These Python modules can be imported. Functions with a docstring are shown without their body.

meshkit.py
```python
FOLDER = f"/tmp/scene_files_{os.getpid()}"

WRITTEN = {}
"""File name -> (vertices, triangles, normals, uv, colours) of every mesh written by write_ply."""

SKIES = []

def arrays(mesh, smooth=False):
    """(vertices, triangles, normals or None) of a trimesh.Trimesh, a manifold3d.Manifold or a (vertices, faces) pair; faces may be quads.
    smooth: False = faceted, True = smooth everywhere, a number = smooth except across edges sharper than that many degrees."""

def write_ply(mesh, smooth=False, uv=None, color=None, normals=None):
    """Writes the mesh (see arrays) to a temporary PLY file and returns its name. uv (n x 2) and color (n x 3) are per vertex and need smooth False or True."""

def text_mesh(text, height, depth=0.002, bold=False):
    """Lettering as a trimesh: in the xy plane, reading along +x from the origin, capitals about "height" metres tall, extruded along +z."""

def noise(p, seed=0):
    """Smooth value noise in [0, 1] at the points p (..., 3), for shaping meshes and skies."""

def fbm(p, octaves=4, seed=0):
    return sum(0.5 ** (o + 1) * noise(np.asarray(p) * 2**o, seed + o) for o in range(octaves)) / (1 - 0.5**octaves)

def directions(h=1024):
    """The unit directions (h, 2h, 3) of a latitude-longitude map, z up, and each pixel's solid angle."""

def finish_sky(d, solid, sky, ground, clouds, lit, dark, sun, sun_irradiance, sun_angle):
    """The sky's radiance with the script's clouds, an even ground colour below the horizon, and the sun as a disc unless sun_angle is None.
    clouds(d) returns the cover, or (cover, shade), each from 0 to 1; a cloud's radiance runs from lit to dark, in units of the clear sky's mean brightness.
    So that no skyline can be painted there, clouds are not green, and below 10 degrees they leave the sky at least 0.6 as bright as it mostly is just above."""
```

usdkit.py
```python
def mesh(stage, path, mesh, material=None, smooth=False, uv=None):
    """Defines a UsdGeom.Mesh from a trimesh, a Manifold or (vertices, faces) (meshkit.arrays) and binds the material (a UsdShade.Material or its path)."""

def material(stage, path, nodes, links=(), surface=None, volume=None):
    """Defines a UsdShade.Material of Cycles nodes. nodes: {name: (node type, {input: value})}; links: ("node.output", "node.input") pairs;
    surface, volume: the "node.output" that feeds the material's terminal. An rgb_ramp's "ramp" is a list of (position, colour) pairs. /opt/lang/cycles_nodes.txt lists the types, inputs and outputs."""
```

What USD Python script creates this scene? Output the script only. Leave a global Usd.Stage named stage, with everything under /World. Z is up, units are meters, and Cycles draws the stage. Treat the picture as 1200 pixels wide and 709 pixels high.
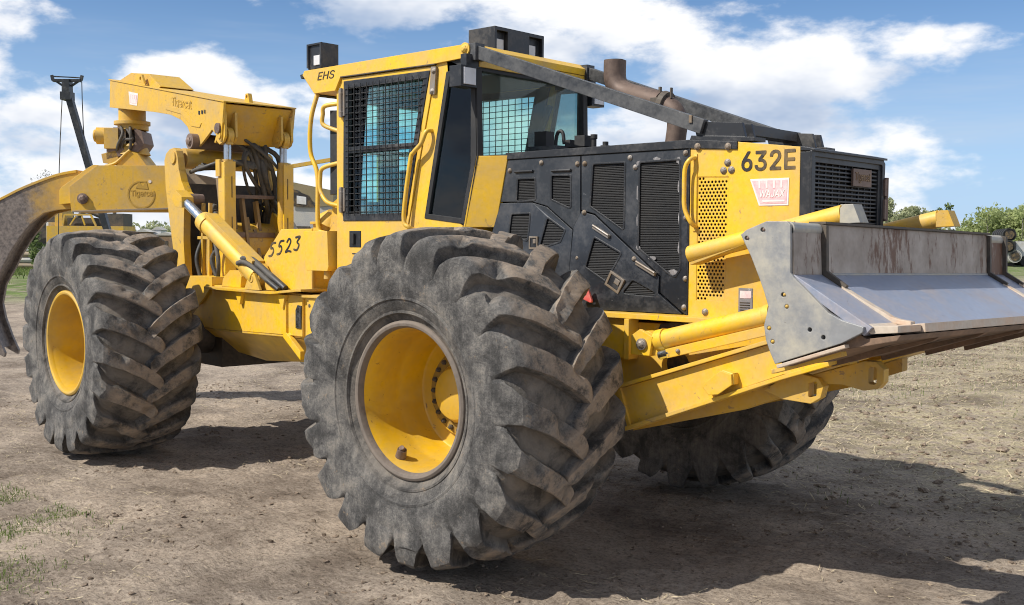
import math, random
import numpy as np, trimesh, usdkit
from meshkit import text_mesh, noise, fbm
from pxr import Usd, UsdGeom, UsdLux, UsdShade, Gf, Sdf, Vt
from shapely.geometry import Polygon, box as sbox, Point
from shapely.ops import unary_union

stage = Usd.Stage.CreateInMemory()
UsdGeom.SetStageUpAxis(stage, UsdGeom.Tokens.z)
UsdGeom.SetStageMetersPerUnit(stage, 1.0)
W_ = stage.DefinePrim('/World', 'Xform')
stage.SetDefaultPrim(W_)
rng = np.random.default_rng(7)
random.seed(7)

# ------------------------------------------------------------------ camera
cam = UsdGeom.Camera.Define(stage, '/World/camera')
cr, cu, cd = np.array([0.73793952, 0.67483564, 0.00648991]), np.array([-0.04228497, 0.03663708, 0.99843363]), np.array([-0.67354082, 0.73705806, -0.05557136])
cp = np.array([4.5982, -5.975, 1.9041])
cam.AddTransformOp().Set(Gf.Matrix4d(*cr, 0, *cu, 0, *(-cd), 0, *cp, 1))
cam.CreateHorizontalApertureAttr(36.0)
cam.CreateVerticalApertureAttr(36.0 * 605 / 1024)
cam.CreateFocalLengthAttr(38.619)
cam.CreateClippingRangeAttr(Gf.Vec2f(0.05, 5000))
EXPOSURE = 0.34
cam.CreateExposureAttr(EXPOSURE)

# ------------------------------------------------------------------ sky and sun
SUN = np.array([-0.40, -0.88, 1.0]); SUN = SUN / np.linalg.norm(SUN)
SUN_EL, SUN_ROT = math.asin(SUN[2]), math.atan2(SUN[0], SUN[1])
SKY_STRENGTH, SUN_INTENSITY = 0.05, 1.25

CLOUD_AT, BANK_AT = (10.0, 8.0, 3.6), (7.1, 10.6, 10.2)
def sky_material():
    n = {
        'tc': ('texture_coordinate', {}),
        'sky': ('sky_texture', {'sky_type': 'single_scattering', 'sun_disc': False, 'sun_elevation': SUN_EL, 'sun_rotation': SUN_ROT, 'altitude': 300.0, 'air_density': 1.0, 'aerosol_density': 0.6, 'ozone_density': 3.0}),
        'sep': ('separate_xyz', {}),
        'mp': ('mapping', {'mapping_type': 'point', 'scale': (5.2, 5.2, 11.0), 'location': CLOUD_AT}),
        'n1': ('noise_texture', {'scale': 1.0, 'detail': 10.0, 'roughness': 0.53, 'lacunarity': 2.1, 'distortion': 0.0}),
        'mp2': ('mapping', {'mapping_type': 'point', 'scale': (5.2, 5.2, 11.0), 'location': (CLOUD_AT[0] + 0.06, CLOUD_AT[1] + 0.06, CLOUD_AT[2] + 0.30)}),
        'n2': ('noise_texture', {'scale': 1.0, 'detail': 5.0, 'roughness': 0.5, 'lacunarity': 2.1}),
        'mp3': ('mapping', {'mapping_type': 'point', 'scale': (2.6, 2.6, 6.0), 'location': BANK_AT}),
        'n3': ('noise_texture', {'scale': 1.0, 'detail': 2.0, 'roughness': 0.5}),
        'add': ('math', {'math_type': 'multiply_add', 'value2': 0.75}),
        'cover': ('map_range', {'range_type': 'smoothstep', 'from_min': 0.82, 'from_max': 0.92, 'to_min': 0.0, 'to_max': 1.0, 'clamp': True}),
        'add2': ('math', {'math_type': 'multiply_add', 'value2': 0.75}),
        'shade': ('map_range', {'range_type': 'smoothstep', 'from_min': 0.82, 'from_max': 1.10, 'to_min': 0.0, 'to_max': 1.0, 'clamp': True}),
        'ccol': ('mix_color', {'a': (16.5, 16.6, 16.9), 'b': (6.4, 8.2, 11.3), 'use_clamp': False}),
        # thin high veil
        'mpv': ('mapping', {'mapping_type': 'point', 'scale': (1.5, 1.5, 16.0), 'rotation': (0.05, 0.03, 0.0), 'location': (0.3, 1.0, 0.0)}),
        'nv': ('noise_texture', {'scale': 1.0, 'detail': 7.0, 'roughness': 0.6}),
        'rv': ('map_range', {'range_type': 'smoothstep', 'from_min': 0.48, 'from_max': 0.8, 'to_min': 0.0, 'to_max': 0.40, 'clamp': True}),
        'veil': ('mix_color', {'b': (10.5, 11.4, 12.8), 'use_clamp': False}),
        'hz': ('map_range', {'range_type': 'smoothstep', 'from_min': -0.02, 'from_max': 0.26, 'to_min': 0.72, 'to_max': 0.0, 'clamp': True}),
        'hmix': ('mix_color', {'b': (8.6, 11.8, 16.8), 'use_clamp': False}),
        'blue': ('mix_color', {'blend_type': 'multiply', 'fac': 1.0, 'b': (1.10, 1.42, 1.76), 'use_clamp': False}),
        'mix': ('mix_color', {'use_clamp': False}),
        'bg': ('background_shader', {'strength': SKY_STRENGTH}),
    }
    l = [('tc.generated', 'sep.vector'), ('tc.generated', 'mp.vector'), ('mp.vector', 'n1.vector'), ('tc.generated', 'mp2.vector'), ('mp2.vector', 'n2.vector'),
         ('tc.generated', 'mp3.vector'), ('mp3.vector', 'n3.vector'), ('tc.generated', 'mpv.vector'), ('mpv.vector', 'nv.vector'), ('nv.fac', 'rv.value'),
         ('n3.fac', 'add.value1'), ('n1.fac', 'add.value3'), ('add.value', 'cover.value'),
         ('n3.fac', 'add2.value1'), ('n2.fac', 'add2.value3'), ('add2.value', 'shade.value'),
         ('shade.result', 'ccol.fac'), ('sep.z', 'hz.value'), ('sky.color', 'blue.a'), ('blue.result', 'hmix.a'), ('hz.result', 'hmix.fac'),
         ('hmix.result', 'veil.a'), ('rv.result', 'veil.fac'), ('veil.result', 'mix.a'), ('ccol.result', 'mix.b'), ('cover.result', 'mix.fac'), ('mix.result', 'bg.color')]
    return usdkit.material(stage, '/World/Looks/sky', n, l, surface='bg.background')

stage.DefinePrim('/World/Looks', 'Scope')
dome = UsdLux.DomeLight.Define(stage, '/World/sky')
dome.GetPrim().SetCustomDataByKey('kind', 'structure')
dome.GetPrim().SetCustomDataByKey('label', 'blue spring sky with white heaped clouds')
dome.GetPrim().SetCustomDataByKey('category', 'sky')
UsdShade.MaterialBindingAPI.Apply(dome.GetPrim()).Bind(sky_material())
sun = UsdLux.DistantLight.Define(stage, '/World/sun')
sun.CreateIntensityAttr(SUN_INTENSITY); sun.CreateAngleAttr(0.53); sun.CreateColorAttr(Gf.Vec3f(1.0, 0.95, 0.87)); sun.CreateNormalizeAttr(True)
_z = SUN; _x = np.cross([0, 0, 1.0], _z); _x /= np.linalg.norm(_x); _y = np.cross(_z, _x)
sun.AddTransformOp().Set(Gf.Matrix4d(*_x, 0, *_y, 0, *_z, 0, 0, 0, 30, 1))

# ------------------------------------------------------------------ materials
LOOK = {}
def mat(name, nodes, links, surface='p.BSDF'):
    LOOK[name] = usdkit.material(stage, '/World/Looks/' + name, nodes, links, surface=surface)
    return LOOK[name]

def dusty(name, base, dust, lo=0.5, hi=0.75, rough=0.4, metallic=0.0, bev=0.006, grain=0.35, scale=3.0, top=0.0, scratch=None, spec=0.5, bump=0.0, streak=0.0, coat=0.0, sc=0.66):
    """A painted or worn surface: base colour, blotchy dust over it, small variation, rounded edges."""
    n = {'g': ('geometry', {}), 'n1': ('noise_texture', {'scale': scale, 'detail': 6.0, 'roughness': 0.65, 'distortion': 0.3}),
         'n2': ('noise_texture', {'scale': scale * 11, 'detail': 4.0, 'roughness': 0.7}),
         'r': ('map_range', {'from_min': lo, 'from_max': hi, 'to_min': 0.0, 'to_max': 1.0, 'clamp': True}),
         'a': ('math', {'math_type': 'multiply_add', 'value2': grain}),
         'm': ('mix_color', {'a': base, 'b': dust}),
         'v': ('mix_color', {'blend_type': 'multiply', 'fac': 0.35}), 'vr': ('rgb_ramp', {'ramp': [(0.3, (0.66, 0.66, 0.66)), (0.65, (1.08, 1.08, 1.08))]}),
         'rr': ('map_range', {'from_min': 0.0, 'from_max': 1.0, 'to_min': rough, 'to_max': min(0.95, rough + 0.35)}),
         'bv': ('bevel', {'radius': bev, 'samples': 4}),
         'p': ('principled_bsdf', {'metallic': metallic, 'specular_ior_level': spec, 'coat_weight': coat, 'coat_roughness': 0.25})}
    l = [('g.position', 'n1.vector'), ('g.position', 'n2.vector'), ('n2.fac', 'a.value1'), ('n1.fac', 'a.value3'), ('a.value', 'r.value'), ('r.result', 'm.fac'),
         ('n2.fac', 'vr.fac'), ('m.result', 'v.a'), ('vr.color', 'v.b'), ('r.result', 'rr.value'), ('rr.result', 'p.roughness')]
    last = 'v.result'
    if streak:
        n['ms'] = ('mapping', {'scale': (9.0, 9.0, 0.8)}); n['ns'] = ('noise_texture', {'scale': 2.2, 'detail': 6.0, 'roughness': 0.7})
        n['rs'] = ('map_range', {'from_min': 0.55, 'from_max': 0.72, 'to_min': 0.0, 'to_max': streak, 'clamp': True}); n['mst'] = ('mix_color', {'b': dust})
        l += [('g.position', 'ms.vector'), ('ms.vector', 'ns.vector'), ('ns.fac', 'rs.value'), ('rs.result', 'mst.fac'), (last, 'mst.a')]; last = 'mst.result'
    if scratch is not None:
        n['nx'] = ('noise_texture', {'scale': 14.0, 'detail': 8.0, 'roughness': 0.75, 'distortion': 1.2})
        n['rx'] = ('map_range', {'from_min': sc, 'from_max': sc + 0.04, 'to_min': 0.0, 'to_max': 0.85, 'clamp': True}); n['mx'] = ('mix_color', {'b': scratch})
        l += [('g.position', 'nx.vector'), ('nx.fac', 'rx.value'), ('rx.result', 'mx.fac'), (last, 'mx.a')]; last = 'mx.result'
    l.append((last, 'p.base_color'))
    if bump:
        n['b'] = ('bump', {'strength': bump, 'distance': 0.01}); l += [('bv.bevel', 'b.normal'), ('n2.fac', 'b.height'), ('b.normal', 'p.normal')]
    else:
        l.append(('bv.bevel', 'p.normal'))
    return mat(name, n, l)

YEL, TAN = (0.77, 0.455, 0.014), (0.46, 0.31, 0.12)
dusty('yellow_paint', YEL, TAN, 0.54, 0.95, 0.36, scratch=(0.30, 0.20, 0.09), coat=0.15, streak=0.30, sc=0.615)
dusty('yellow_worn', (0.61, 0.36, 0.022), (0.38, 0.27, 0.13), 0.55, 0.95, 0.46, scratch=(0.24, 0.16, 0.08), streak=0.45, sc=0.60)
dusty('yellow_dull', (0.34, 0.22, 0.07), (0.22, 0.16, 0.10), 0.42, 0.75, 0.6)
dusty('yellow_scuffed', (0.70, 0.50, 0.16), (0.60, 0.48, 0.26), 0.4, 0.7, 0.6, bev=0.001, scale=9.0)
dusty('yellow_rim', (0.66, 0.385, 0.008), (0.36, 0.24, 0.07), 0.50, 0.92, 0.34, coat=0.2, scratch=(0.15, 0.095, 0.04), scale=2.0, sc=0.62)
dusty('black_paint', (0.014, 0.015, 0.018), (0.075, 0.072, 0.07), 0.66, 1.0, 0.40, scratch=(0.16, 0.16, 0.16), scale=4.0)
dusty('black_panel', (0.013, 0.015, 0.019), (0.055, 0.055, 0.058), 0.64, 1.0, 0.34, scratch=(0.20, 0.20, 0.21), scale=4.0, coat=0.5)
dusty('black_rubber', (0.011, 0.011, 0.012), (0.045, 0.043, 0.041), 0.62, 1.0, 0.62)
dusty('dark_steel', (0.035, 0.033, 0.031), (0.13, 0.105, 0.08), 0.5, 0.85, 0.5, metallic=0.3)
dusty('brace_steel', (0.028, 0.031, 0.036), (0.11, 0.11, 0.11), 0.56, 0.95, 0.36, metallic=0.3, scratch=(0.22, 0.22, 0.22))
dusty('bolt_steel', (0.33, 0.31, 0.29), (0.22, 0.17, 0.12), 0.5, 0.8, 0.42, metallic=0.7)
dusty('chrome', (0.62, 0.68, 0.75), (0.40, 0.42, 0.45), 0.6, 0.9, 0.16, metallic=1.0, bev=0.003)
dusty('worn_plate', (0.26, 0.265, 0.27), (0.40, 0.37, 0.295), 0.56, 0.78, 0.40, metallic=0.3, scratch=(0.17, 0.15, 0.13), scale=1.7, grain=0.22, bump=0.04)
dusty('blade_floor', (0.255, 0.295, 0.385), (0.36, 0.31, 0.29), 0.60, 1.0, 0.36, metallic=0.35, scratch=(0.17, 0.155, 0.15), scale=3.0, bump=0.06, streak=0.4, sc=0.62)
dusty('blade_lip', (0.52, 0.33, 0.20), (0.50, 0.43, 0.35), 0.45, 0.75, 0.45, metallic=0.3, scratch=(0.20, 0.12, 0.08))
dusty('blade_under', (0.085, 0.058, 0.042), (0.22, 0.14, 0.09), 0.5, 0.85, 0.7)
dusty('exhaust_steel', (0.13, 0.082, 0.062), (0.24, 0.18, 0.15), 0.45, 0.8, 0.42, metallic=0.5, bev=0.004)
dusty('tong_steel', (0.20, 0.165, 0.13), (0.30, 0.235, 0.16), 0.45, 0.75, 0.45, metallic=0.3, scratch=(0.10, 0.08, 0.06))
dusty('exhaust_rust', (0.065, 0.042, 0.033), (0.16, 0.115, 0.092), 0.45, 0.85, 0.45, metallic=0.4, bev=0.004)
dusty('grease', (0.05, 0.035, 0.02), (0.30, 0.18, 0.03), 0.5, 0.62, 0.6, scale=22.0)
dusty('rim_lip_dirty', (0.10, 0.082, 0.068), (0.165, 0.135, 0.11), 0.4, 0.7, 0.6)
dusty('hose_rubber', (0.018, 0.018, 0.019), (0.10, 0.09, 0.075), 0.5, 0.8, 0.5, bev=0.002)
dusty('emblem_faded', (0.07, 0.05, 0.03), (0.42, 0.26, 0.05), 0.44, 0.60, 0.6, bev=0.001, scale=14.0)
dusty('decal_faded', (0.03, 0.024, 0.016), (0.55, 0.33, 0.05), 0.50, 0.62, 0.5, bev=0.001, scale=26.0)
dusty('decal_white', (0.72, 0.66, 0.64), (0.55, 0.48, 0.42), 0.55, 0.9, 0.5, bev=0.001)
dusty('decal_pink', (0.72, 0.30, 0.34), (0.72, 0.52, 0.50), 0.45, 0.75, 0.5, bev=0.001)
dusty('decal_black', (0.018, 0.016, 0.014), (0.20, 0.13, 0.05), 0.62, 0.92, 0.5, bev=0.001)
dusty('red_plastic', (0.62, 0.06, 0.05), (0.5, 0.25, 0.2), 0.6, 0.9, 0.5)
dusty('faded_red', (0.30, 0.045, 0.05), (0.2, 0.1, 0.08), 0.5, 0.8, 0.6)
dusty('far_grey', (0.30, 0.31, 0.32), (0.42, 0.40, 0.36), 0.45, 0.7, 0.6)
dusty('far_white', (0.62, 0.63, 0.64), (0.5, 0.48, 0.44), 0.5, 0.8, 0.5)
dusty('far_brown', (0.17, 0.09, 0.055), (0.25, 0.17, 0.10), 0.45, 0.7, 0.7)
dusty('far_olive', (0.20, 0.165, 0.075), (0.25, 0.2, 0.12), 0.5, 0.8, 0.6)
dusty('lens_white', (0.66, 0.66, 0.68), (0.5, 0.5, 0.5), 0.5, 0.9, 0.25)
dusty('label_grey', (0.40, 0.40, 0.41), (0.18, 0.17, 0.17), 0.48, 0.6, 0.5, scale=30.0, bev=0.001)
dusty('cab_interior', (0.035, 0.034, 0.033), (0.07, 0.068, 0.063), 0.5, 0.9, 0.8)

def tong_paint():
    c, q = math.cos(0.7404), math.sin(0.7404)
    n = {'g': ('geometry', {}), 'd': ('vector_math', {'math_type': 'dot_product', 'vector2': (c, q, 0.0)}), 'n': ('noise_texture', {'scale': 4.0, 'detail': 7.0, 'roughness': 0.7}), 'a': ('math', {'math_type': 'multiply_add', 'value2': 0.9}),
         'r': ('map_range', {'range_type': 'smoothstep', 'from_min': TONG0, 'from_max': TONG0 + 0.45, 'clamp': True}), 'n2': ('noise_texture', {'scale': 22.0, 'detail': 6.0, 'roughness': 0.7}), 'st': ('rgb_ramp', {'ramp': [(0.35, (0.085, 0.072, 0.065)), (0.5, (0.155, 0.13, 0.115)), (0.65, (0.23, 0.195, 0.165))]}),
         'm': ('mix_color', {'b': (0.50, 0.30, 0.05)}), 'bv': ('bevel', {'radius': 0.008}), 'p': ('principled_bsdf', {'roughness': 0.5, 'metallic': 0.2})}
    l = [('g.position', 'd.vector1'), ('g.position', 'n.vector'), ('n.fac', 'a.value1'), ('d.value', 'a.value3'), ('a.value', 'r.value'), ('g.position', 'n2.vector'), ('n2.fac', 'st.fac'), ('st.color', 'm.a'), ('r.result', 'm.fac'), ('m.result', 'p.base_color'), ('bv.bevel', 'p.normal')]
    mat('tong_paint', n, l)
TONG0 = -7.0994 * math.cos(0.7404) + 0.46 * math.sin(0.7404) - 1.22 + 0.45
tong_paint()
def blade_steel():
    n = {'g': ('geometry', {}), 'n1': ('noise_texture', {'scale': 5.0, 'detail': 6.0, 'roughness': 0.65}), 'ms': ('mapping', {'scale': (9.0, 9.0, 2.6)}),
         'ns': ('noise_texture', {'scale': 2.6, 'detail': 8.0, 'roughness': 0.72}), 'ml': ('mapping', {'scale': (1.0, 1.0, 0.15), 'location': (0, 1.4, 0)}), 'nl': ('noise_texture', {'scale': 1.9, 'detail': 3.0}),
         'a': ('math', {'math_type': 'multiply_add', 'value2': 0.9}), 'r': ('map_range', {'from_min': 0.935, 'from_max': 1.03, 'to_max': 0.92, 'clamp': True}),
         'base': ('rgb_ramp', {'ramp': [(0.3, (0.175, 0.142, 0.115)), (0.5, (0.27, 0.23, 0.195)), (0.7, (0.37, 0.325, 0.285))]}),
         'm': ('mix_color', {'b': (0.095, 0.040, 0.018)}), 'bv': ('bevel', {'radius': 0.006}), 'p': ('principled_bsdf', {'roughness': 0.55, 'metallic': 0.15})}
    l = [('g.position', 'n1.vector'), ('g.position', 'ms.vector'), ('ms.vector', 'ns.vector'), ('g.position', 'ml.vector'), ('ml.vector', 'nl.vector'), ('nl.fac', 'a.value1'), ('ns.fac', 'a.value3'), ('a.value', 'r.value'),
         ('n1.fac', 'base.fac'), ('base.color', 'm.a'), ('r.result', 'm.fac'), ('m.result', 'p.base_color'), ('bv.bevel', 'p.normal')]
    mat('blade_steel', n, l)
blade_steel()

def tyre_mat():
    n = {'t': ('texture_coordinate', {}), 'n1': ('noise_texture', {'scale': 4.5, 'detail': 9.0, 'roughness': 0.68, 'distortion': 0.4}), 'n2': ('noise_texture', {'scale': 85.0, 'detail': 7.0, 'roughness': 0.85}),
         'n3': ('noise_texture', {'scale': 14.0, 'detail': 8.0, 'roughness': 0.75, 'distortion': 1.5}),
         'base': ('rgb_ramp', {'ramp': [(0.36, (0.030, 0.029, 0.028)), (0.46, (0.064, 0.061, 0.058)), (0.55, (0.114, 0.108, 0.100)), (0.68, (0.19, 0.172, 0.148))]}),
         'mix': ('math', {'math_type': 'multiply_add', 'value2': 0.35}), 'sub': ('math', {'math_type': 'subtract', 'value2': 0.175}), 'mix2': ('math', {'math_type': 'multiply_add', 'value2': 0.60}), 'sub2': ('math', {'math_type': 'subtract', 'value2': 0.30}),
         'n4': ('noise_texture', {'scale': 9.0, 'detail': 9.0, 'roughness': 0.8}), 'mr': ('map_range', {'from_min': 0.60, 'from_max': 0.66, 'to_max': 0.9, 'clamp': True}), 'mud': ('mix_color', {'b': (0.25, 0.185, 0.125)}),
         'sp': ('separate_xyz', {}), 'cx': ('combine_xyz', {}), 'ln': ('vector_math', {'math_type': 'length'}), 'gr': ('map_range', {'range_type': 'smoothstep', 'from_min': 0.945, 'from_max': 0.90, 'to_min': 0.0, 'to_max': 1.0, 'clamp': True}),
         'ay': ('math', {'math_type': 'absolute'}), 'gy': ('map_range', {'range_type': 'smoothstep', 'from_min': 0.46, 'from_max': 0.38, 'to_min': 0.0, 'to_max': 1.0, 'clamp': True}), 'gg': ('math', {'math_type': 'multiply'}), 'gn': ('map_range', {'from_min': 0.38, 'from_max': 0.58, 'to_min': 0.15, 'to_max': 0.9, 'clamp': True}), 'gm': ('math', {'math_type': 'multiply'}), 'dust': ('mix_color', {'b': (0.175, 0.150, 0.122)}),
         'tp': ('map_range', {'range_type': 'smoothstep', 'from_min': 0.945, 'from_max': 0.975, 'clamp': True}), 'tn': ('map_range', {'from_min': 0.40, 'from_max': 0.54, 'clamp': True}), 'tm': ('math', {'math_type': 'multiply'}), 'crumb': ('mix_color', {'b': (0.245, 0.195, 0.148)}),
         'mss': ('mapping', {'scale': (26.0, 3.0, 4.0), 'rotation': (0.0, 0.8, 0.0)}), 'nss': ('noise_texture', {'scale': 1.3, 'detail': 6.0, 'roughness': 0.75}), 'ssr': ('rgb_ramp', {'ramp': [(0.36, (0.62, 0.62, 0.63)), (0.5, (1, 1, 1)), (0.62, (1.35, 1.34, 1.32))]}), 'ssm': ('mix_color', {'blend_type': 'multiply', 'fac': 0.55, 'use_clamp': False}),
         'b': ('bump', {'strength': 0.8, 'distance': 0.014}), 'bh': ('math', {'math_type': 'multiply_add', 'value2': 0.45}), 'p': ('principled_bsdf', {'roughness': 0.74, 'specular_ior_level': 0.4})}
    l = [('t.object', 'n1.vector'), ('t.object', 'n2.vector'), ('t.object', 'n3.vector'), ('t.object', 'n4.vector'), ('n3.fac', 'mix.value1'), ('n1.fac', 'mix.value3'), ('mix.value', 'sub.value1'),
         ('n2.fac', 'mix2.value1'), ('sub.value', 'mix2.value3'), ('mix2.value', 'sub2.value1'), ('sub2.value', 'base.fac'), ('n4.fac', 'mr.value'), ('t.object', 'sp.vector'), ('sp.x', 'cx.x'), ('sp.z', 'cx.z'), ('cx.vector', 'ln.vector1'), ('ln.value', 'gr.value'), ('sp.y', 'ay.value1'), ('ay.value', 'gy.value'), ('gr.result', 'gg.value1'), ('gy.result', 'gg.value2'), ('n1.fac', 'gn.value'), ('gg.value', 'gm.value1'), ('gn.result', 'gm.value2'), ('base.color', 'dust.a'), ('gm.value', 'dust.fac'), ('ln.value', 'tp.value'), ('n4.fac', 'tn.value'), ('tp.result', 'tm.value1'), ('tn.result', 'tm.value2'), ('dust.result', 'crumb.a'), ('tm.value', 'crumb.fac'), ('t.object', 'mss.vector'), ('mss.vector', 'nss.vector'), ('nss.fac', 'ssr.fac'), ('crumb.result', 'ssm.a'), ('ssr.color', 'ssm.b'), ('ssm.result', 'mud.a'), ('mr.result', 'mud.fac'), ('mud.result', 'p.base_color'),
         ('n2.fac', 'bh.value1'), ('n4.fac', 'bh.value3'), ('bh.value', 'b.height'), ('b.normal', 'p.normal')]
    mat('tyre_rubber', n, l)
tyre_mat()

def glass(name, tint, ior=1.5, rough=0.0, gl=(0.9, 0.95, 1.0)):
    mat(name, {'tr': ('transparent_bsdf', {'color': tint}), 'gl': ('glossy_bsdf', {'roughness': rough, 'color': gl, 'distribution': 'ggx'}), 'f': ('fresnel', {'IOR': ior}), 'm': ('mix_closure', {})},
        [('f.fac', 'm.fac'), ('tr.BSDF', 'm.closure1'), ('gl.BSDF', 'm.closure2')], surface='m.closure')
glass('window_glass', (0.76, 0.95, 0.93), 1.3); glass('tinted_glass', (0.58, 0.70, 0.69), 1.45)
mat('clear_glass', {'g': ('geometry', {}), 'n': ('noise_texture', {'scale': 3.0, 'detail': 5.0}), 'r': ('map_range', {'from_min': 0.3, 'from_max': 0.7, 'to_min': 0.02, 'to_max': 0.08}), 'tr': ('transparent_bsdf', {'color': (0.86, 0.95, 0.93)}), 'gl': ('glossy_bsdf', {'roughness': 0.02}), 'f': ('fresnel', {'IOR': 1.22}), 'm': ('mix_closure', {}),
    'd': ('diffuse_bsdf', {'color': (0.36, 0.33, 0.28)}), 'm2': ('mix_closure', {})}, [('g.position', 'n.vector'), ('n.fac', 'r.value'), ('f.fac', 'm.fac'), ('tr.BSDF', 'm.closure1'), ('gl.BSDF', 'm.closure2'), ('r.result', 'm2.fac'), ('m.closure', 'm2.closure1'), ('d.BSDF', 'm2.closure2')], surface='m2.closure')

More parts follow.
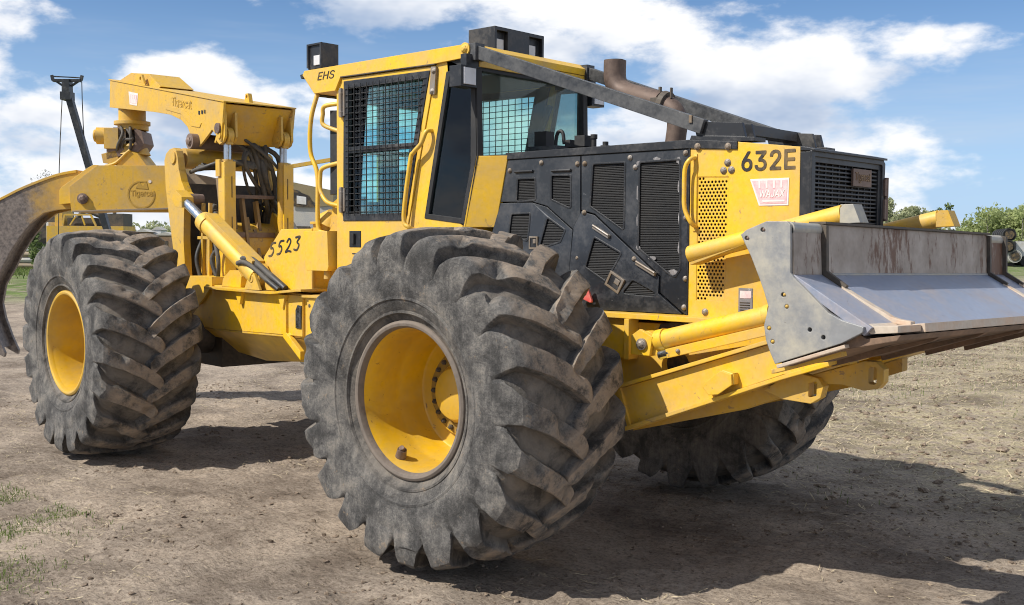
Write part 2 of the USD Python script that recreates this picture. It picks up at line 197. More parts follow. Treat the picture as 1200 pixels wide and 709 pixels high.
def ground_mat():
    n = {'g': ('geometry', {}), 'n1': ('noise_texture', {'scale': 0.55, 'detail': 8.0, 'roughness': 0.62, 'distortion': 0.4}), 'n2': ('noise_texture', {'scale': 30.0, 'detail': 8.0, 'roughness': 0.8}),
         'ms': ('mapping', {'scale': (3.2, 7.0, 3.0), 'rotation': (0, 0, 0.35)}), 'n3': ('noise_texture', {'scale': 2.4, 'detail': 7.0, 'roughness': 0.72, 'distortion': 0.0}),
         'base': ('rgb_ramp', {'ramp': [(0.34, (0.082, 0.065, 0.051)), (0.44, (0.152, 0.123, 0.097)), (0.52, (0.232, 0.190, 0.151)), (0.66, (0.325, 0.270, 0.215))]}),
         'h1': ('math', {'math_type': 'multiply_add', 'value2': 0.5}), 'h2': ('math', {'math_type': 'multiply_add', 'value2': 0.5}), 's': ('math', {'math_type': 'multiply', 'value2': 0.5}),
         'nf': ('noise_texture', {'scale': 0.35, 'detail': 5.0, 'roughness': 0.6}), 'ny': ('noise_texture', {'scale': 7.0, 'detail': 6.0, 'roughness': 0.75}),
         'dot': ('vector_math', {'math_type': 'dot_product', 'vector2': (0.5, 0.87, 0.0)}), 'field': ('map_range', {'range_type': 'smoothstep', 'from_min': 1.6, 'from_max': 4.2, 'clamp': True}), 'fx': ('math', {'math_type': 'multiply'}), 'fm': ('math', {'math_type': 'multiply'}),
         'sepx': ('separate_xyz', {}), 'xl': ('map_range', {'range_type': 'smoothstep', 'from_min': -12.0, 'from_max': -5.0, 'clamp': True}), 'yr': ('map_range', {'from_min': 0.42, 'from_max': 0.56, 'clamp': True}),
         'straw': ('mix_color', {'b': (0.33, 0.285, 0.185)}),
         'gn': ('noise_texture', {'scale': 0.9, 'detail': 7.0, 'roughness': 0.7}), 'gd': ('map_range', {'range_type': 'smoothstep', 'from_min': 33.0, 'from_max': 42.0, 'clamp': True}), 'len': ('vector_math', {'math_type': 'distance', 'vector2': (4.6, -6.0, 0.0)}),
         'gr': ('map_range', {'from_min': 0.36, 'from_max': 0.52, 'clamp': True}), 'gx': ('math', {'math_type': 'multiply'}), 'gl': ('map_range', {'range_type': 'smoothstep', 'from_min': -12.0, 'from_max': -20.0, 'to_min': 0.0, 'to_max': 1.0, 'clamp': True}), 'gx2': ('math', {'math_type': 'multiply'}), 'green': ('mix_color', {'b': (0.115, 0.165, 0.045)}),
         'nc': ('noise_texture', {'scale': 38.0, 'detail': 9.0, 'roughness': 0.86}), 'cr': ('rgb_ramp', {'ramp': [(0.34, (0.22, 0.20, 0.18)), (0.43, (0.62, 0.60, 0.58)), (0.5, (0.98, 0.98, 0.98)), (0.62, (1.22, 1.22, 1.20)), (0.7, (1.5, 1.48, 1.42))]}), 'cm': ('mix_color', {'blend_type': 'multiply', 'fac': 1.0, 'use_clamp': False}),
         'np': ('noise_texture', {'scale': 1.1, 'detail': 6.0, 'roughness': 0.65}), 'pr': ('rgb_ramp', {'ramp': [(0.36, (0.60, 0.58, 0.57)), (0.5, (0.95, 0.95, 0.95)), (0.62, (1.15, 1.14, 1.12))]}), 'pm': ('mix_color', {'blend_type': 'multiply', 'fac': 1.0, 'use_clamp': False}),
         'b': ('bump', {'strength': 0.8, 'distance': 0.035}), 'p': ('principled_bsdf', {'roughness': 0.95, 'specular_ior_level': 0.15})}
    l = [('g.position', 'n1.vector'), ('g.position', 'n2.vector'), ('g.position', 'ms.vector'), ('ms.vector', 'n3.vector'), ('n2.fac', 'h1.value1'), ('n3.fac', 'h1.value3'), ('h1.value', 's.value1'),
         ('n1.fac', 'h2.value1'), ('s.value', 'h2.value3'), ('h2.value', 'base.fac'), ('g.position', 'dot.vector1'), ('dot.value', 'field.value'), ('g.position', 'sepx.vector'), ('sepx.x', 'xl.value'),
         ('g.position', 'ny.vector'), ('ny.fac', 'yr.value'), ('field.result', 'fx.value1'), ('yr.result', 'fx.value2'), ('fx.value', 'fm.value1'), ('xl.result', 'fm.value2'), ('fm.value', 'straw.fac'), ('base.color', 'straw.a'),
         ('g.position', 'gn.vector'), ('g.position', 'len.vector1'), ('len.value', 'gd.value'), ('gn.fac', 'gr.value'), ('gd.result', 'gx.value1'), ('gr.result', 'gx.value2'), ('sepx.x', 'gl.value'), ('gx.value', 'gx2.value1'), ('gl.result', 'gx2.value2'), ('gx2.value', 'green.fac'), ('straw.result', 'green.a'), ('green.result', 'cm.a'), ('g.position', 'nc.vector'), ('nc.fac', 'cr.fac'), ('cr.color', 'cm.b'), ('cm.result', 'pm.a'), ('g.position', 'np.vector'), ('np.fac', 'pr.fac'), ('pr.color', 'pm.b'), ('pm.result', 'p.base_color'),
         ('h1.value', 'b.height'), ('b.normal', 'p.normal')]
    mat('dirt_ground', n, l)
ground_mat()

def leaf(name, c1, c2, scale=40.0, trans=0.35):
    mat(name, {'g': ('geometry', {}), 'w': ('noise_texture', {'scale': scale, 'detail': 3.0, 'roughness': 0.7}), 'wr': ('map_range', {'from_min': 0.32, 'from_max': 0.68, 'clamp': True}), 'r': ('rgb_ramp', {'ramp': [(0.0, c1), (1.0, c2)]}), 'd': ('diffuse_bsdf', {}), 't': ('translucent_bsdf', {}), 'm': ('mix_closure', {'fac': trans})},
        [('g.position', 'w.vector'), ('w.fac', 'wr.value'), ('wr.result', 'r.fac'), ('r.color', 'd.color'), ('r.color', 't.color'), ('d.BSDF', 'm.closure1'), ('t.BSDF', 'm.closure2')], surface='m.closure')
leaf('poplar_leaf', (0.27, 0.32, 0.13), (0.46, 0.51, 0.25), 2.0, 0.5); leaf('willow_leaf', (0.27, 0.30, 0.16), (0.42, 0.43, 0.27), 2.0, 0.45); leaf('shrub_leaf', (0.09, 0.13, 0.05), (0.20, 0.25, 0.10), 2.0); leaf('bare_twig', (0.22, 0.22, 0.21), (0.36, 0.36, 0.34), trans=0.0)
leaf('grass_blade', (0.06, 0.105, 0.025), (0.21, 0.25, 0.09), 14.0); leaf('straw_blade', (0.24, 0.19, 0.125), (0.60, 0.52, 0.36), trans=0.1); leaf('clod_dirt', (0.085, 0.064, 0.048), (0.29, 0.23, 0.175), 25.0, 0.0)
dusty('bark', (0.13, 0.11, 0.09), (0.24, 0.22, 0.19), 0.4, 0.7, 0.9)

# ------------------------------------------------------------------ naming and mesh helpers
_used = set()
def free(path):
    if path not in _used:
        _used.add(path); return path
    k = 1
    while f'{path}_{k:03d}' in _used: k += 1
    p = f'{path}_{k:03d}'; _used.add(p); return p

def tag(prim, label=None, cat=None, group=None, kind=None):
    for k, v in (('label', label), ('category', cat), ('group', group), ('kind', kind)):
        if v: prim.SetCustomDataByKey(k, v)
    return prim

def thing(name, label, cat, loc=(0, 0, 0), rotz=0.0, group=None):
    x = UsdGeom.Xform.Define(stage, free('/World/' + name))
    x.AddTranslateOp().Set(Gf.Vec3d(*map(float, loc)))
    if rotz: x.AddRotateZOp().Set(math.degrees(rotz))
    return tag(x.GetPrim(), label, cat, group)

def obj(name, mesh, m, parent=None, label=None, smooth=False, kind=None, cat=None, group=None):
    base = str(parent.GetPath()) if parent is not None else '/World'
    p = usdkit.mesh(stage, free(base + '/' + name), mesh, LOOK[m], smooth).GetPrim()
    return tag(p, label, cat, group, kind)

def cat_(ms): return trimesh.util.concatenate([m for m in ms])
def bx(x0, x1, y0, y1, z0, z1):
    m = trimesh.creation.box((abs(x1 - x0), abs(y1 - y0), abs(z1 - z0))); m.apply_translation(((x0 + x1) / 2, (y0 + y1) / 2, (z0 + z1) / 2)); return m
def xz(poly, y0, y1, holes=()):
    """A plate: outline in (x, z), from y0 to y1."""
    P = poly if not isinstance(poly, (list, tuple)) else Polygon(poly, holes)
    P = P.buffer(0)
    gs = getattr(P, 'geoms', [P])
    y0, y1 = min(y0, y1), max(y0, y1)
    M = np.array([[1, 0, 0, 0], [0, 0, -1, y1], [0, 1, 0, 0], [0, 0, 0, 1.0]])
    return cat_([trimesh.creation.extrude_polygon(g, y1 - y0, engine='earcut').apply_transform(M) for g in gs])
def yz(poly, x0, x1, holes=()):
    """A plate: outline in (y, z), from x0 to x1."""
    P = poly if not isinstance(poly, (list, tuple)) else Polygon(poly, holes)
    P = P.buffer(0); gs = getattr(P, 'geoms', [P])
    M = np.array([[0, 0, 1, min(x0, x1)], [1, 0, 0, 0], [0, 1, 0, 0], [0, 0, 0, 1.0]])
    return cat_([trimesh.creation.extrude_polygon(g, abs(x1 - x0), engine='earcut').apply_transform(M) for g in gs])
def xy(poly, z0, z1, holes=()):
    P = poly if not isinstance(poly, (list, tuple)) else Polygon(poly, holes)
    P = P.buffer(0); gs = getattr(P, 'geoms', [P])
    return cat_([trimesh.creation.extrude_polygon(g, z1 - z0, engine='earcut').apply_translation((0, 0, z0)) for g in gs])
def frame_of(d):
    d = np.asarray(d, float); d = d / np.linalg.norm(d); a = np.array([0, 0, 1.0]) if abs(d[2]) < 0.9 else np.array([1.0, 0, 0])
    u = np.cross(a, d); u /= np.linalg.norm(u); return d, u, np.cross(d, u)
def cyl(p, q, r, r2=None, n=20):
    p, q = np.asarray(p, float), np.asarray(q, float); d, u, v = frame_of(q - p); r2 = r if r2 is None else r2
    t = np.linspace(0, 2 * np.pi, n, endpoint=False); c = np.outer(np.cos(t), u) + np.outer(np.sin(t), v)
    V = np.vstack([p + c * r, q + c * r2, [p], [q]]); F = []
    for i in range(n):
        j = (i + 1) % n; F += [[i, j, n + j], [i, n + j, n + i], [2 * n, j, i], [2 * n + 1, n + i, n + j]]
    return trimesh.Trimesh(V, F, process=False)
def smooth_path(pts, k=6):
    pts = np.asarray(pts, float); out = []
    for i in range(len(pts) - 1):
        a, b, c, d = pts[max(i - 1, 0)], pts[i], pts[i + 1], pts[min(i + 2, len(pts) - 1)]
        for t in np.linspace(0, 1, k, endpoint=False):
            out.append(0.5 * ((2 * b) + (c - a) * t + (2 * a - 5 * b + 4 * c - d) * t * t + (3 * b - a - 3 * c + d) * t ** 3))
    return np.array(out + [pts[-1]])
def tube(pts, r, n=10, k=6, smooth=True):
    P = smooth_path(pts, k) if smooth else np.asarray(pts, float)
    T = np.gradient(P, axis=0); T /= np.linalg.norm(T, axis=1, keepdims=True)
    _, u, _ = frame_of(T[0]); V = []; t = np.linspace(0, 2 * np.pi, n, endpoint=False); rr = np.broadcast_to(r, len(P))
    for i in range(len(P)):
        u = u - T[i] * (u @ T[i]); u /= np.linalg.norm(u); v = np.cross(T[i], u)
        V.append(P[i] + rr[i] * (np.outer(np.cos(t), u) + np.outer(np.sin(t), v)))
    m = len(P); V = np.vstack(V + [[P[0]], [P[-1]]]); F = []
    for i in range(m - 1):
        for j in range(n):
            a, b = i * n + j, i * n + (j + 1) % n; F += [[a, b, b + n], [a, b + n, a + n]]
    for j in range(n):
        F += [[m * n, (j + 1) % n, j], [m * n + 1, (m - 1) * n + j, (m - 1) * n + (j + 1) % n]]
    return trimesh.Trimesh(V, F, process=False)
def bar(p, q, w, h, up=(0, 0, 1)):
    """A rectangular bar from p to q, w wide (sideways), h high (along up)."""
    p, q = np.asarray(p, float), np.asarray(q, float); d = (q - p) / np.linalg.norm(q - p); s = np.cross(d, up); s /= np.linalg.norm(s); u = np.cross(s, d)
    V = [e + s * a * w / 2 + u * b * h / 2 for e in (p, q) for a, b in ((-1, -1), (1, -1), (1, 1), (-1, 1))]
    m = trimesh.Trimesh(V, [[0, 1, 2], [0, 2, 3], [4, 6, 5], [4, 7, 6], [0, 4, 5], [0, 5, 1], [1, 5, 6], [1, 6, 2], [2, 6, 7], [2, 7, 3], [3, 7, 4], [3, 4, 0]], process=False)
    trimesh.repair.fix_normals(m); return m
def lathe_y(profile, n=64, cap=False):
    """Profile of (y, r) turned about the y axis."""
    pr = np.asarray(profile, float); t = np.linspace(0, 2 * np.pi, n, endpoint=False); V = []
    for y, r in pr: V.append(np.stack([r * np.cos(t), np.full(n, y), r * np.sin(t)], 1))
    V = np.vstack(V); F = []
    for i in range(len(pr) - 1):
        for j in range(n):
            a, b = i * n + j, i * n + (j + 1) % n; F += [[a, b, b + n], [a, b + n, a + n]]
    return trimesh.Trimesh(V, F, process=False)
def bolt(p, n_, r=0.017, h=0.016):
    p = np.asarray(p, float); n_ = np.asarray(n_, float)
    return cat_([cyl(p - n_ * 0.004, p + n_ * 0.005, r * 1.25, n=12), cyl(p, p + n_ * h * 0.6, r, n=6), cyl(p + n_ * h * 0.6, p + n_ * h, r, r * 0.55, n=6)])
def wobble(m, amp, freq, seed=0):
    v = m.vertices; n3 = np.stack([fbm(v * freq + s * 31.7, 3, seed + s) for s in range(3)], 1) - 0.5
    m.vertices = v + n3 * 2 * amp; return m
def text_xz(t, h, x, y, z, depth=0.003, bold=False, shear=0.0, length=None, slope=0.0):
    """Lettering read from the -y side: baseline starts at (x, z); stands out from y towards -y."""
    m = text_mesh(t, h, depth, bold); v = m.vertices.copy()
    if length: v[:, 0] *= length / (v[:, 0].max() - v[:, 0].min())
    v[:, 0] += v[:, 1] * shear; v[:, 1] += v[:, 0] * slope
    m.vertices = np.stack([v[:, 0] + x, y - v[:, 2], v[:, 1] + z], 1); return m

# articulation: the rear half of the machine is turned a little about the centre joint
ART = -0.0889; JX = -1.9
def RT(m):
    c, s = math.cos(ART), math.sin(ART); v = np.array(m.vertices); x = v[:, 0] - JX
    v[:, 0], v[:, 1] = JX + c * x - s * v[:, 1], s * x + c * v[:, 1]
    m = m.copy(); m.vertices = v; return m
def RTp(p):
    c, s = math.cos(ART), math.sin(ART); x = p[0] - JX; return np.array([JX + c * x - s * p[1], s * x + c * p[1], p[2]])

# ------------------------------------------------------------------ ground
def graded(lo, hi, step, far):
    mid = np.arange(lo, hi + 1e-6, step); out = []; d, x = step, 0.0
    while x < far: d *= 1.16; x += d; out.append(x)
    out = np.array(out); return np.concatenate([lo - out[::-1], mid, hi + out])
gx, gy = graded(-9.0, 5.5, 0.05, 1500.0), graded(-5.6, 6.0, 0.05, 1500.0)
GX, GY = np.meshgrid(gx, gy, indexing='ij')
def ground_h(x, y):
    p = np.stack([x, y, np.zeros_like(x)], -1)
    h = (fbm(p * [0.5, 0.5, 1], 3, 3) - 0.5) * 0.07 + (fbm(p * [3.0, 5.0, 1], 4, 5) - 0.5) * 0.06 + (fbm(p * 14.0, 3, 9) - 0.5) * 0.034
    near = np.exp(-((x + 1.5) / 9.0) ** 2 - (y / 9.0) ** 2)
    h = h * (0.35 + 0.65 * near) - 0.012
    # furrows churned by wheels beyond the left of the machine
    q = x * 0.45 - y * 0.89
    far = 1 / (1 + np.exp(-(-x - 8.5) / 0.8)) * np.exp(-((x + 26) / 26) ** 2)
    rut = np.exp(-((y + 2.35 + 0.05 * x) / 0.55) ** 2) * (fbm(np.stack([x * 5.5 + y * 2.0, y * 2.0, 0 * x], -1), 2, 41) - 0.5) * 0.05
    return h + rut * near + far * 0.05 * (fbm(np.stack([q * 1.6, x * 0.15, 0 * x], -1), 3, 17) - 0.5) * 2
GZ = ground_h(GX, GY)
nx, ny = GX.shape
idx = np.arange(nx * ny).reshape(nx, ny)
quads = np.stack([idx[:-1, :-1], idx[1:, :-1], idx[1:, 1:], idx[:-1, 1:]], -1).reshape(-1, 4)
obj('ground', (np.stack([GX, GY, GZ], -1).reshape(-1, 3), quads), 'dirt_ground', None, 'bare trampled dirt yard littered with straw', True, 'structure', 'ground')

# ------------------------------------------------------------------ ground litter (uncountable)
def ribbons(n, pos, length, width, lift, tilt=0.25, seed=1):
    r = np.random.default_rng(seed); a = r.uniform(0, np.pi * 2, n); L = r.uniform(*length, n) * r.uniform(0.4, 1.0, n); w = r.uniform(*width, n)
    d = np.stack([np.cos(a), np.sin(a), r.uniform(-tilt, tilt, n)], 1); s = np.stack([-np.sin(a), np.cos(a), r.uniform(-.5, .5, n)], 1)
    c = np.column_stack([pos, ground_h(pos[:, 0], pos[:, 1]) + lift + np.abs(d[:, 2]) * L * 0.4]); bend = r.uniform(-.15, .15, n)[:, None] * s * L[:, None]
    V = np.stack([c - d * L[:, None] / 2 - s * w[:, None] / 2, c - d * L[:, None] / 2 + s * w[:, None] / 2, c + bend + s * w[:, None] / 2, c + bend - s * w[:, None] / 2, c + d * L[:, None] / 2 + s * w[:, None] / 3, c + d * L[:, None] / 2 - s * w[:, None] / 3], 1)
    base = (np.arange(n) * 6)[:, None]
    return V.reshape(-1, 3), np.concatenate([base + [0, 1, 2, 3], base + [3, 2, 4, 5]])
def scatter(n, fn, seed, xr=(-9, 6), yr=(-5.5, 14)):
    r = np.random.default_rng(seed); out = np.zeros((0, 2))
    while len(out) < n:
        p = np.stack([r.uniform(*xr, n), r.uniform(*yr, n)], 1); out = np.vstack([out, p[r.uniform(size=n) < fn(p)]])
    return out[:n]
def field_of(p): return np.clip((p[:, 0] * 0.5 + p[:, 1] * 0.87 - 1.2) / 2.5, 0, 1)
def clump(p, f, seed): return np.clip((fbm(np.column_stack([p * f, 0 * p[:, 0]]), 3, seed) - 0.42) * 4.5, 0.04, 1)
ps = scatter(34000, lambda p: clump(p, 0.9, 4) * (0.35 + 0.65 * field_of(p)), 11)
obj('straw', ribbons(34000, ps, (0.02, 0.12), (0.002, 0.006), 0.010, 0.22, 2), 'straw_blade', None, 'loose pale straw scattered over the dirt', False, 'stuff', 'straw')
ps = scatter(40000, lambda p: field_of(p), 12, (-12, 8), (1, 24))
obj('dry_stubble', ribbons(40000, ps, (0.03, 0.14), (0.003, 0.009), 0.012, 0.6, 3), 'straw_blade', None, 'dry flattened stubble over the field on the right', False, 'stuff', 'stubble')

def clods(n, pos, size, seed):
    r = np.random.default_rng(seed); ico = trimesh.creation.icosahedron(); v0 = np.array(ico.vertices); f0 = np.array(ico.faces)
    s = size[0] + (size[1] - size[0]) * r.uniform(size=n) ** 7; V = v0[None] * (1 + r.uniform(-.45, .45, (n, 12, 1))) * s[:, None, None] * np.stack([r.uniform(.8, 1.5, n), r.uniform(.8, 1.5, n), r.uniform(.4, .8, n)], 1)[:, None]
    V = V + np.column_stack([pos, ground_h(pos[:, 0], pos[:, 1]) + s * 0.1])[:, None]
    return V.reshape(-1, 3), (f0[None] + (np.arange(n) * 12)[:, None, None]).reshape(-1, 3)
ps = scatter(30000, lambda p: clump(p, 1.3, 8) * (1.0 - 0.6 * field_of(p)), 13, (-9, 5), (-5.2, 8))
obj('dirt_clods', clods(30000, ps, (0.003, 0.017), 5), 'clod_dirt', None, 'small crumbled dirt clods on the yard', False, 'stuff', 'clods')

ps = scatter(22000, lambda p: field_of(p) * (0.3 + 0.7 * clump(p, 0.8, 18)), 14, (-14, 7), (1, 26))
obj('field_clods', clods(22000, ps, (0.008, 0.045), 6), 'clod_dirt', None, 'broken soil lumps over the field on the right', False, 'stuff', 'clods')

def grass(n, pos, h, w, seed, lean=0.6):
    r = np.random.default_rng(seed); a = r.uniform(0, np.pi * 2, n); L = r.uniform(*h, n); ww = r.uniform(*w, n); d = np.stack([np.cos(a), np.sin(a), 0 * a], 1); s = np.stack([-np.sin(a), np.cos(a), 0 * a], 1)
    c = np.column_stack([pos, ground_h(pos[:, 0], pos[:, 1]) - 0.005]); k = r.uniform(0.1, lean, n)[:, None]; up = np.array([0, 0, 1.0])
    m = c + d * (L[:, None] * k * 0.35) + up * (L * 0.6)[:, None]; t = c + d * (L[:, None] * k) + up * (L * (1.0 - 0.3 * k[:, 0]))[:, None]
    V = np.stack([c - s * ww[:, None] / 2, c + s * ww[:, None] / 2, m + s * ww[:, None] / 3, m - s * ww[:, None] / 3, t], 1); b = (np.arange(n) * 5)[:, None]
    return V.reshape(-1, 3), np.concatenate([b + [0, 1, 2], b + [0, 2, 3], b + [3, 2, 4]])
# sparse patch in the near left corner
def corner(p):
    d = (p[:, 0] + 1.75) * -0.72 + (p[:, 1] + 3.05) * -0.69; q = (fbm(np.column_stack([p * 2.2, 0 * p[:, 0]]), 3, 21) - 0.36) * 5
    return np.clip(0.35 + d * 1.6, 0, 1) * np.clip(q, 0, 1)
ps = scatter(16000, corner, 15, (-5.0, -0.6), (-5.0, -2.4))
obj('grass', grass(16000, ps, (0.012, 0.05), (0.003, 0.007), 6, 1.6), 'grass_blade', None, 'thin green grass sprouting in the near left corner', False, 'stuff', 'grass')
ps = scatter(4200, lambda p: field_of(p) * np.clip((fbm(np.column_stack([p * 0.8, 0 * p[:, 0]]), 3, 31) - 0.47) * 6, 0, 1), 16, (-10, 6), (1.5, 22))
obj('field_grass', grass(4200, ps, (0.03, 0.10), (0.004, 0.009), 7), 'grass_blade', None, 'sparse green shoots over the field behind the blade', False, 'stuff', 'grass')
ps = scatter(14000, lambda p: np.clip(((fbm(np.column_stack([p * 0.25, 0 * p[:, 0]]), 3, 33)) - 0.36) * 5, 0, 1), 17, (-82, -38), (11, 45))
obj('verge_grass', grass(14000, ps, (0.12, 0.32), (0.03, 0.07), 8), 'grass_blade', None, 'green strip of grass beyond the yard at the left', False, 'stuff', 'grass')

# ------------------------------------------------------------------ trees far behind
def leaves(centers, radii, n, size, seed, flat=0.8):
    r = np.random.default_rng(seed); k = r.integers(0, len(centers), n); d = r.normal(size=(n, 3)); d /= np.linalg.norm(d, axis=1, keepdims=True)
    p = np.asarray(centers)[k] + d * (np.asarray(radii)[k] * r.uniform(0.35, 1.0, n) ** 0.6)[:, None] * [1, 1, flat]
    a = r.normal(size=(n, 3)); a /= np.linalg.norm(a, axis=1, keepdims=True); b = np.cross(a, r.normal(size=(n, 3))); b /= np.linalg.norm(b, axis=1, keepdims=True); s = r.uniform(*size, n)[:, None]
    V = np.stack([p - a * s, p + b * s * 0.6, p + a * s, p - b * s * 0.6], 1)
    return V.reshape(-1, 3), (np.arange(n) * 4)[:, None] + [0, 1, 2, 3]
def tree(name, label, x, y, h, w, lf, seed, n=1500, size=(0.12, 0.3), low=0.15, group=None, trunks=1):
    r = np.random.default_rng(seed); t = thing(name, label, 'tree', (x, y, -0.05), 0, group); tr = []; C, Rr = [], []
    for k in range(trunks):
        ox, oy = r.uniform(-.35, .35, 2) * w * (trunks > 1); top = np.array([ox * 1.4, oy * 1.4, h * r.uniform(.8, .95)])
        tr.append(tube([(ox, oy, 0), (ox * 1.1 + r.uniform(-.1, .1), oy * 1.1, h * .45), top], np.linspace(.018 * h, .004 * h, 9), 6, 4))
        for i in range(9):
            f = low + (1 - low) * (i + r.uniform(0, 1)) / 9; base = np.array([ox * (1 + .4 * f), oy * (1 + .4 * f), h * f * .9]); ang = r.uniform(0, 6.28); reach = w * .5 * (1 - abs(f - .5) * 1.1) * r.uniform(.5, 1.05)
            tip = base + np.array([math.cos(ang) * reach, math.sin(ang) * reach, h * .10]); tr.append(tube([base, (base + tip) / 2 + [0, 0, .02 * h], tip], [.006 * h, .005 * h, .004 * h, .003 * h, .002 * h, .002 * h, .0015 * h], 5, 3))
            for q in (0.55, 1.0): C.append(base + (tip - base) * q + r.normal(size=3) * .03 * h); Rr.append(w * r.uniform(.12, .24))
    obj('trunk', cat_(tr), 'bark', t); obj('crown', leaves(C, Rr, n, size, seed + 1), lf, t)
    return t

FWD = np.array([-0.674, 0.738]); RGT = np.array([0.738, 0.674])
def at(depth, px, dz=0.0):
    """Ground position at a depth (metres along the view) and a sideways slope."""
    q = np.array([4.5982, -5.975]) + FWD * depth + RGT * depth * px; return float(q[0]), float(q[1])

# ------------------------------------------------------------------ the skidder
S = thing('log_skidder', 'large yellow grapple log skidder with dusty chevron tyres, raised front blade and black hood panels', 'skidder')
Yp, Yw = 'yellow_paint', 'yellow_worn'

# ---- wheels
PROF = np.array([(-.375, .43), (-.395, .47), (-.435, .53), (-.462, .62), (-.468, .70), (-.455, .775), (-.428, .828), (-.380, .866), (-.28, .890), (-.14, .904), (0, .908)])
PROF = np.vstack([PROF, PROF[-2::-1] * [-1, 1]])
_seg = np.r_[0, np.cumsum(np.linalg.norm(np.diff(PROF, axis=0), axis=1))]
def prof_at(s):
    s = np.asarray(s, float); y = np.interp(s, _seg, PROF[:, 0]); r = np.interp(s, _seg, PROF[:, 1]); e = 0.02
    ty = np.interp(s + e, _seg, PROF[:, 0]) - np.interp(s - e, _seg, PROF[:, 0]); tr_ = np.interp(s + e, _seg, PROF[:, 1]) - np.interp(s - e, _seg, PROF[:, 1])
    l = np.hypot(ty, tr_); return y, r, -tr_ / l, ty / l
def grid_faces(a, b, off=0, wrap=False):
    i = np.arange(a * b).reshape(a, b) + off; j = np.concatenate([i, i[:1]]) if wrap else i
    return np.stack([j[:-1, :-1], j[1:, :-1], j[1:, 1:], j[:-1, 1:]], -1).reshape(-1, 4)
NL = 20
# carcass foot and lug top across half the tread: (share of the way, foot y, foot r, top y, top r, half width)
LUGROW = np.array([
    (0.00, -.458, .700, -.4615, .700, .075), (0.10, -.460, .752, -.4655, .756, .096), (0.19, -.448, .800, -.467, .830, .098), (0.27, -.425, .832, -.464, .892, .082),
    (0.33, -.400, .855, -.452, .934, .066), (0.40, -.370, .870, -.415, .958, .058), (0.55, -.25, .890, -.27, .980, .055), (0.75, -.10, .902, -.10, .990, .054), (0.92, .02, .905, .02, .992, .054), (1.0, .065, .904, .062, .980, .046)])
def make_tyre(seed, mirror):
    r = np.random.default_rng(seed)
    ns, nt = 44, 200
    s = np.linspace(0, _seg[-1], ns); th = np.linspace(0, 2 * np.pi, nt, endpoint=False); y, rr, ny_, nr_ = prof_at(s)
    T, Sg = np.meshgrid(th, np.arange(ns), indexing='ij'); P = np.stack([rr[Sg] * np.cos(T), y[Sg], rr[Sg] * np.sin(T)], -1).reshape(-1, 3)
    P += (fbm(P * 6, 3, seed)[:, None] - .5) * 0.014 * np.column_stack([np.cos(T).ravel(), 0 * T.ravel(), np.sin(T).ravel()])
    Vs, F3, off = [P], [], len(P)
    g = grid_faces(nt, ns, 0, True); F3.append(np.vstack([g[:, [0, 1, 2]], g[:, [0, 2, 3]]]))
    # across one lug: (side, height) with upright flanks and a slightly crowned top
    prof = np.array([(-1.30, -.30), (-1.20, .12), (-1.06, .88), (-1.0, .985), (-.75, 1.0), (-.3, 1.0), (.3, 1.0), (.75, 1.0), (1.0, .985), (1.06, .88), (1.20, .12), (1.30, -.30)])
    u = np.r_[np.linspace(0, .42, 15), np.linspace(.45, 1.0, 19), 1.015, 1.03]
    yf, rf, yt, rt_, wd = (np.interp(u, LUGROW[:, 0], LUGROW[:, k]) for k in range(1, 6))
    drop = np.where(u > 1.02, 1.0, np.where(u > 1.005, .55, 0.0)); nu, npf = len(u), len(prof)
    for side in (0, 1):
        for k in range(NL):
            ph0 = 2 * np.pi * (k + 0.5 * side) / NL + r.uniform(-.008, .008); wear = r.uniform(.86, 1.03); wj = r.uniform(.92, 1.08)
            ph = ph0 - 0.36 * np.clip((u - .20) / .82, 0, 1.02) ** 1.2
            V = np.zeros((nu, npf, 3))
            for j, (a, b_) in enumerate(prof):
                hb = np.where(drop > 0, b_ * (1 - drop) - .3 * drop, b_) ; hb = np.where(b_ > 0, hb * wear, hb)
                R_ = rf + (rt_ - rf) * hb; Y_ = yf + (yt - yf) * hb + np.where(drop > 0, .03 * drop, 0); ang = ph + a * wd * wj / np.maximum(rf, .75)
                V[:, j] = np.stack([R_ * np.cos(ang), Y_, R_ * np.sin(ang)], -1)
            if side: V[:, :, 1] *= -1
            V = V.reshape(-1, 3); nz = np.stack([fbm(V * 16 + q * 17.3, 4, seed + q) for q in range(3)], 1) - .5
            big = np.clip(fbm(V * 7 + 3.1, 2, seed + 9) - .60, 0, 1)[:, None]; V = V + nz * 0.011 - big * 0.20 * V * [1, .3, 1]
            g = grid_faces(nu, npf, 0); f = np.vstack([g[:, [0, 1, 2]], g[:, [0, 2, 3]]])
            if not side: f = f[:, ::-1]
            Vs.append(V); F3.append(f + off); off += len(V)
    for sgn in (-1, 1):
        for rr_, d in ((.505, .010), (.585, .004)):
            yb = np.interp(rr_, PROF[:5, 1], PROF[:5, 0]); ring = lathe_y([(yb + .004, rr_ - .012), (yb - d, rr_ - .006), (yb - d, rr_ + .006), (yb + .004, rr_ + .012)], 96)
            rv = np.array(ring.vertices); rf2 = np.array(ring.faces)
            if sgn > 0: rv[:, 1] *= -1; rf2 = rf2[:, ::-1]
            Vs.append(rv); F3.append(rf2 + off); off += len(rv)
    V = np.vstack(Vs); F3 = np.vstack(F3); V[:, 1] *= np.where(V[:, 1] > 0, .90, 1.0)
    if mirror: V[:, 1] *= -1; F3 = F3[:, ::-1]
    return V, F3
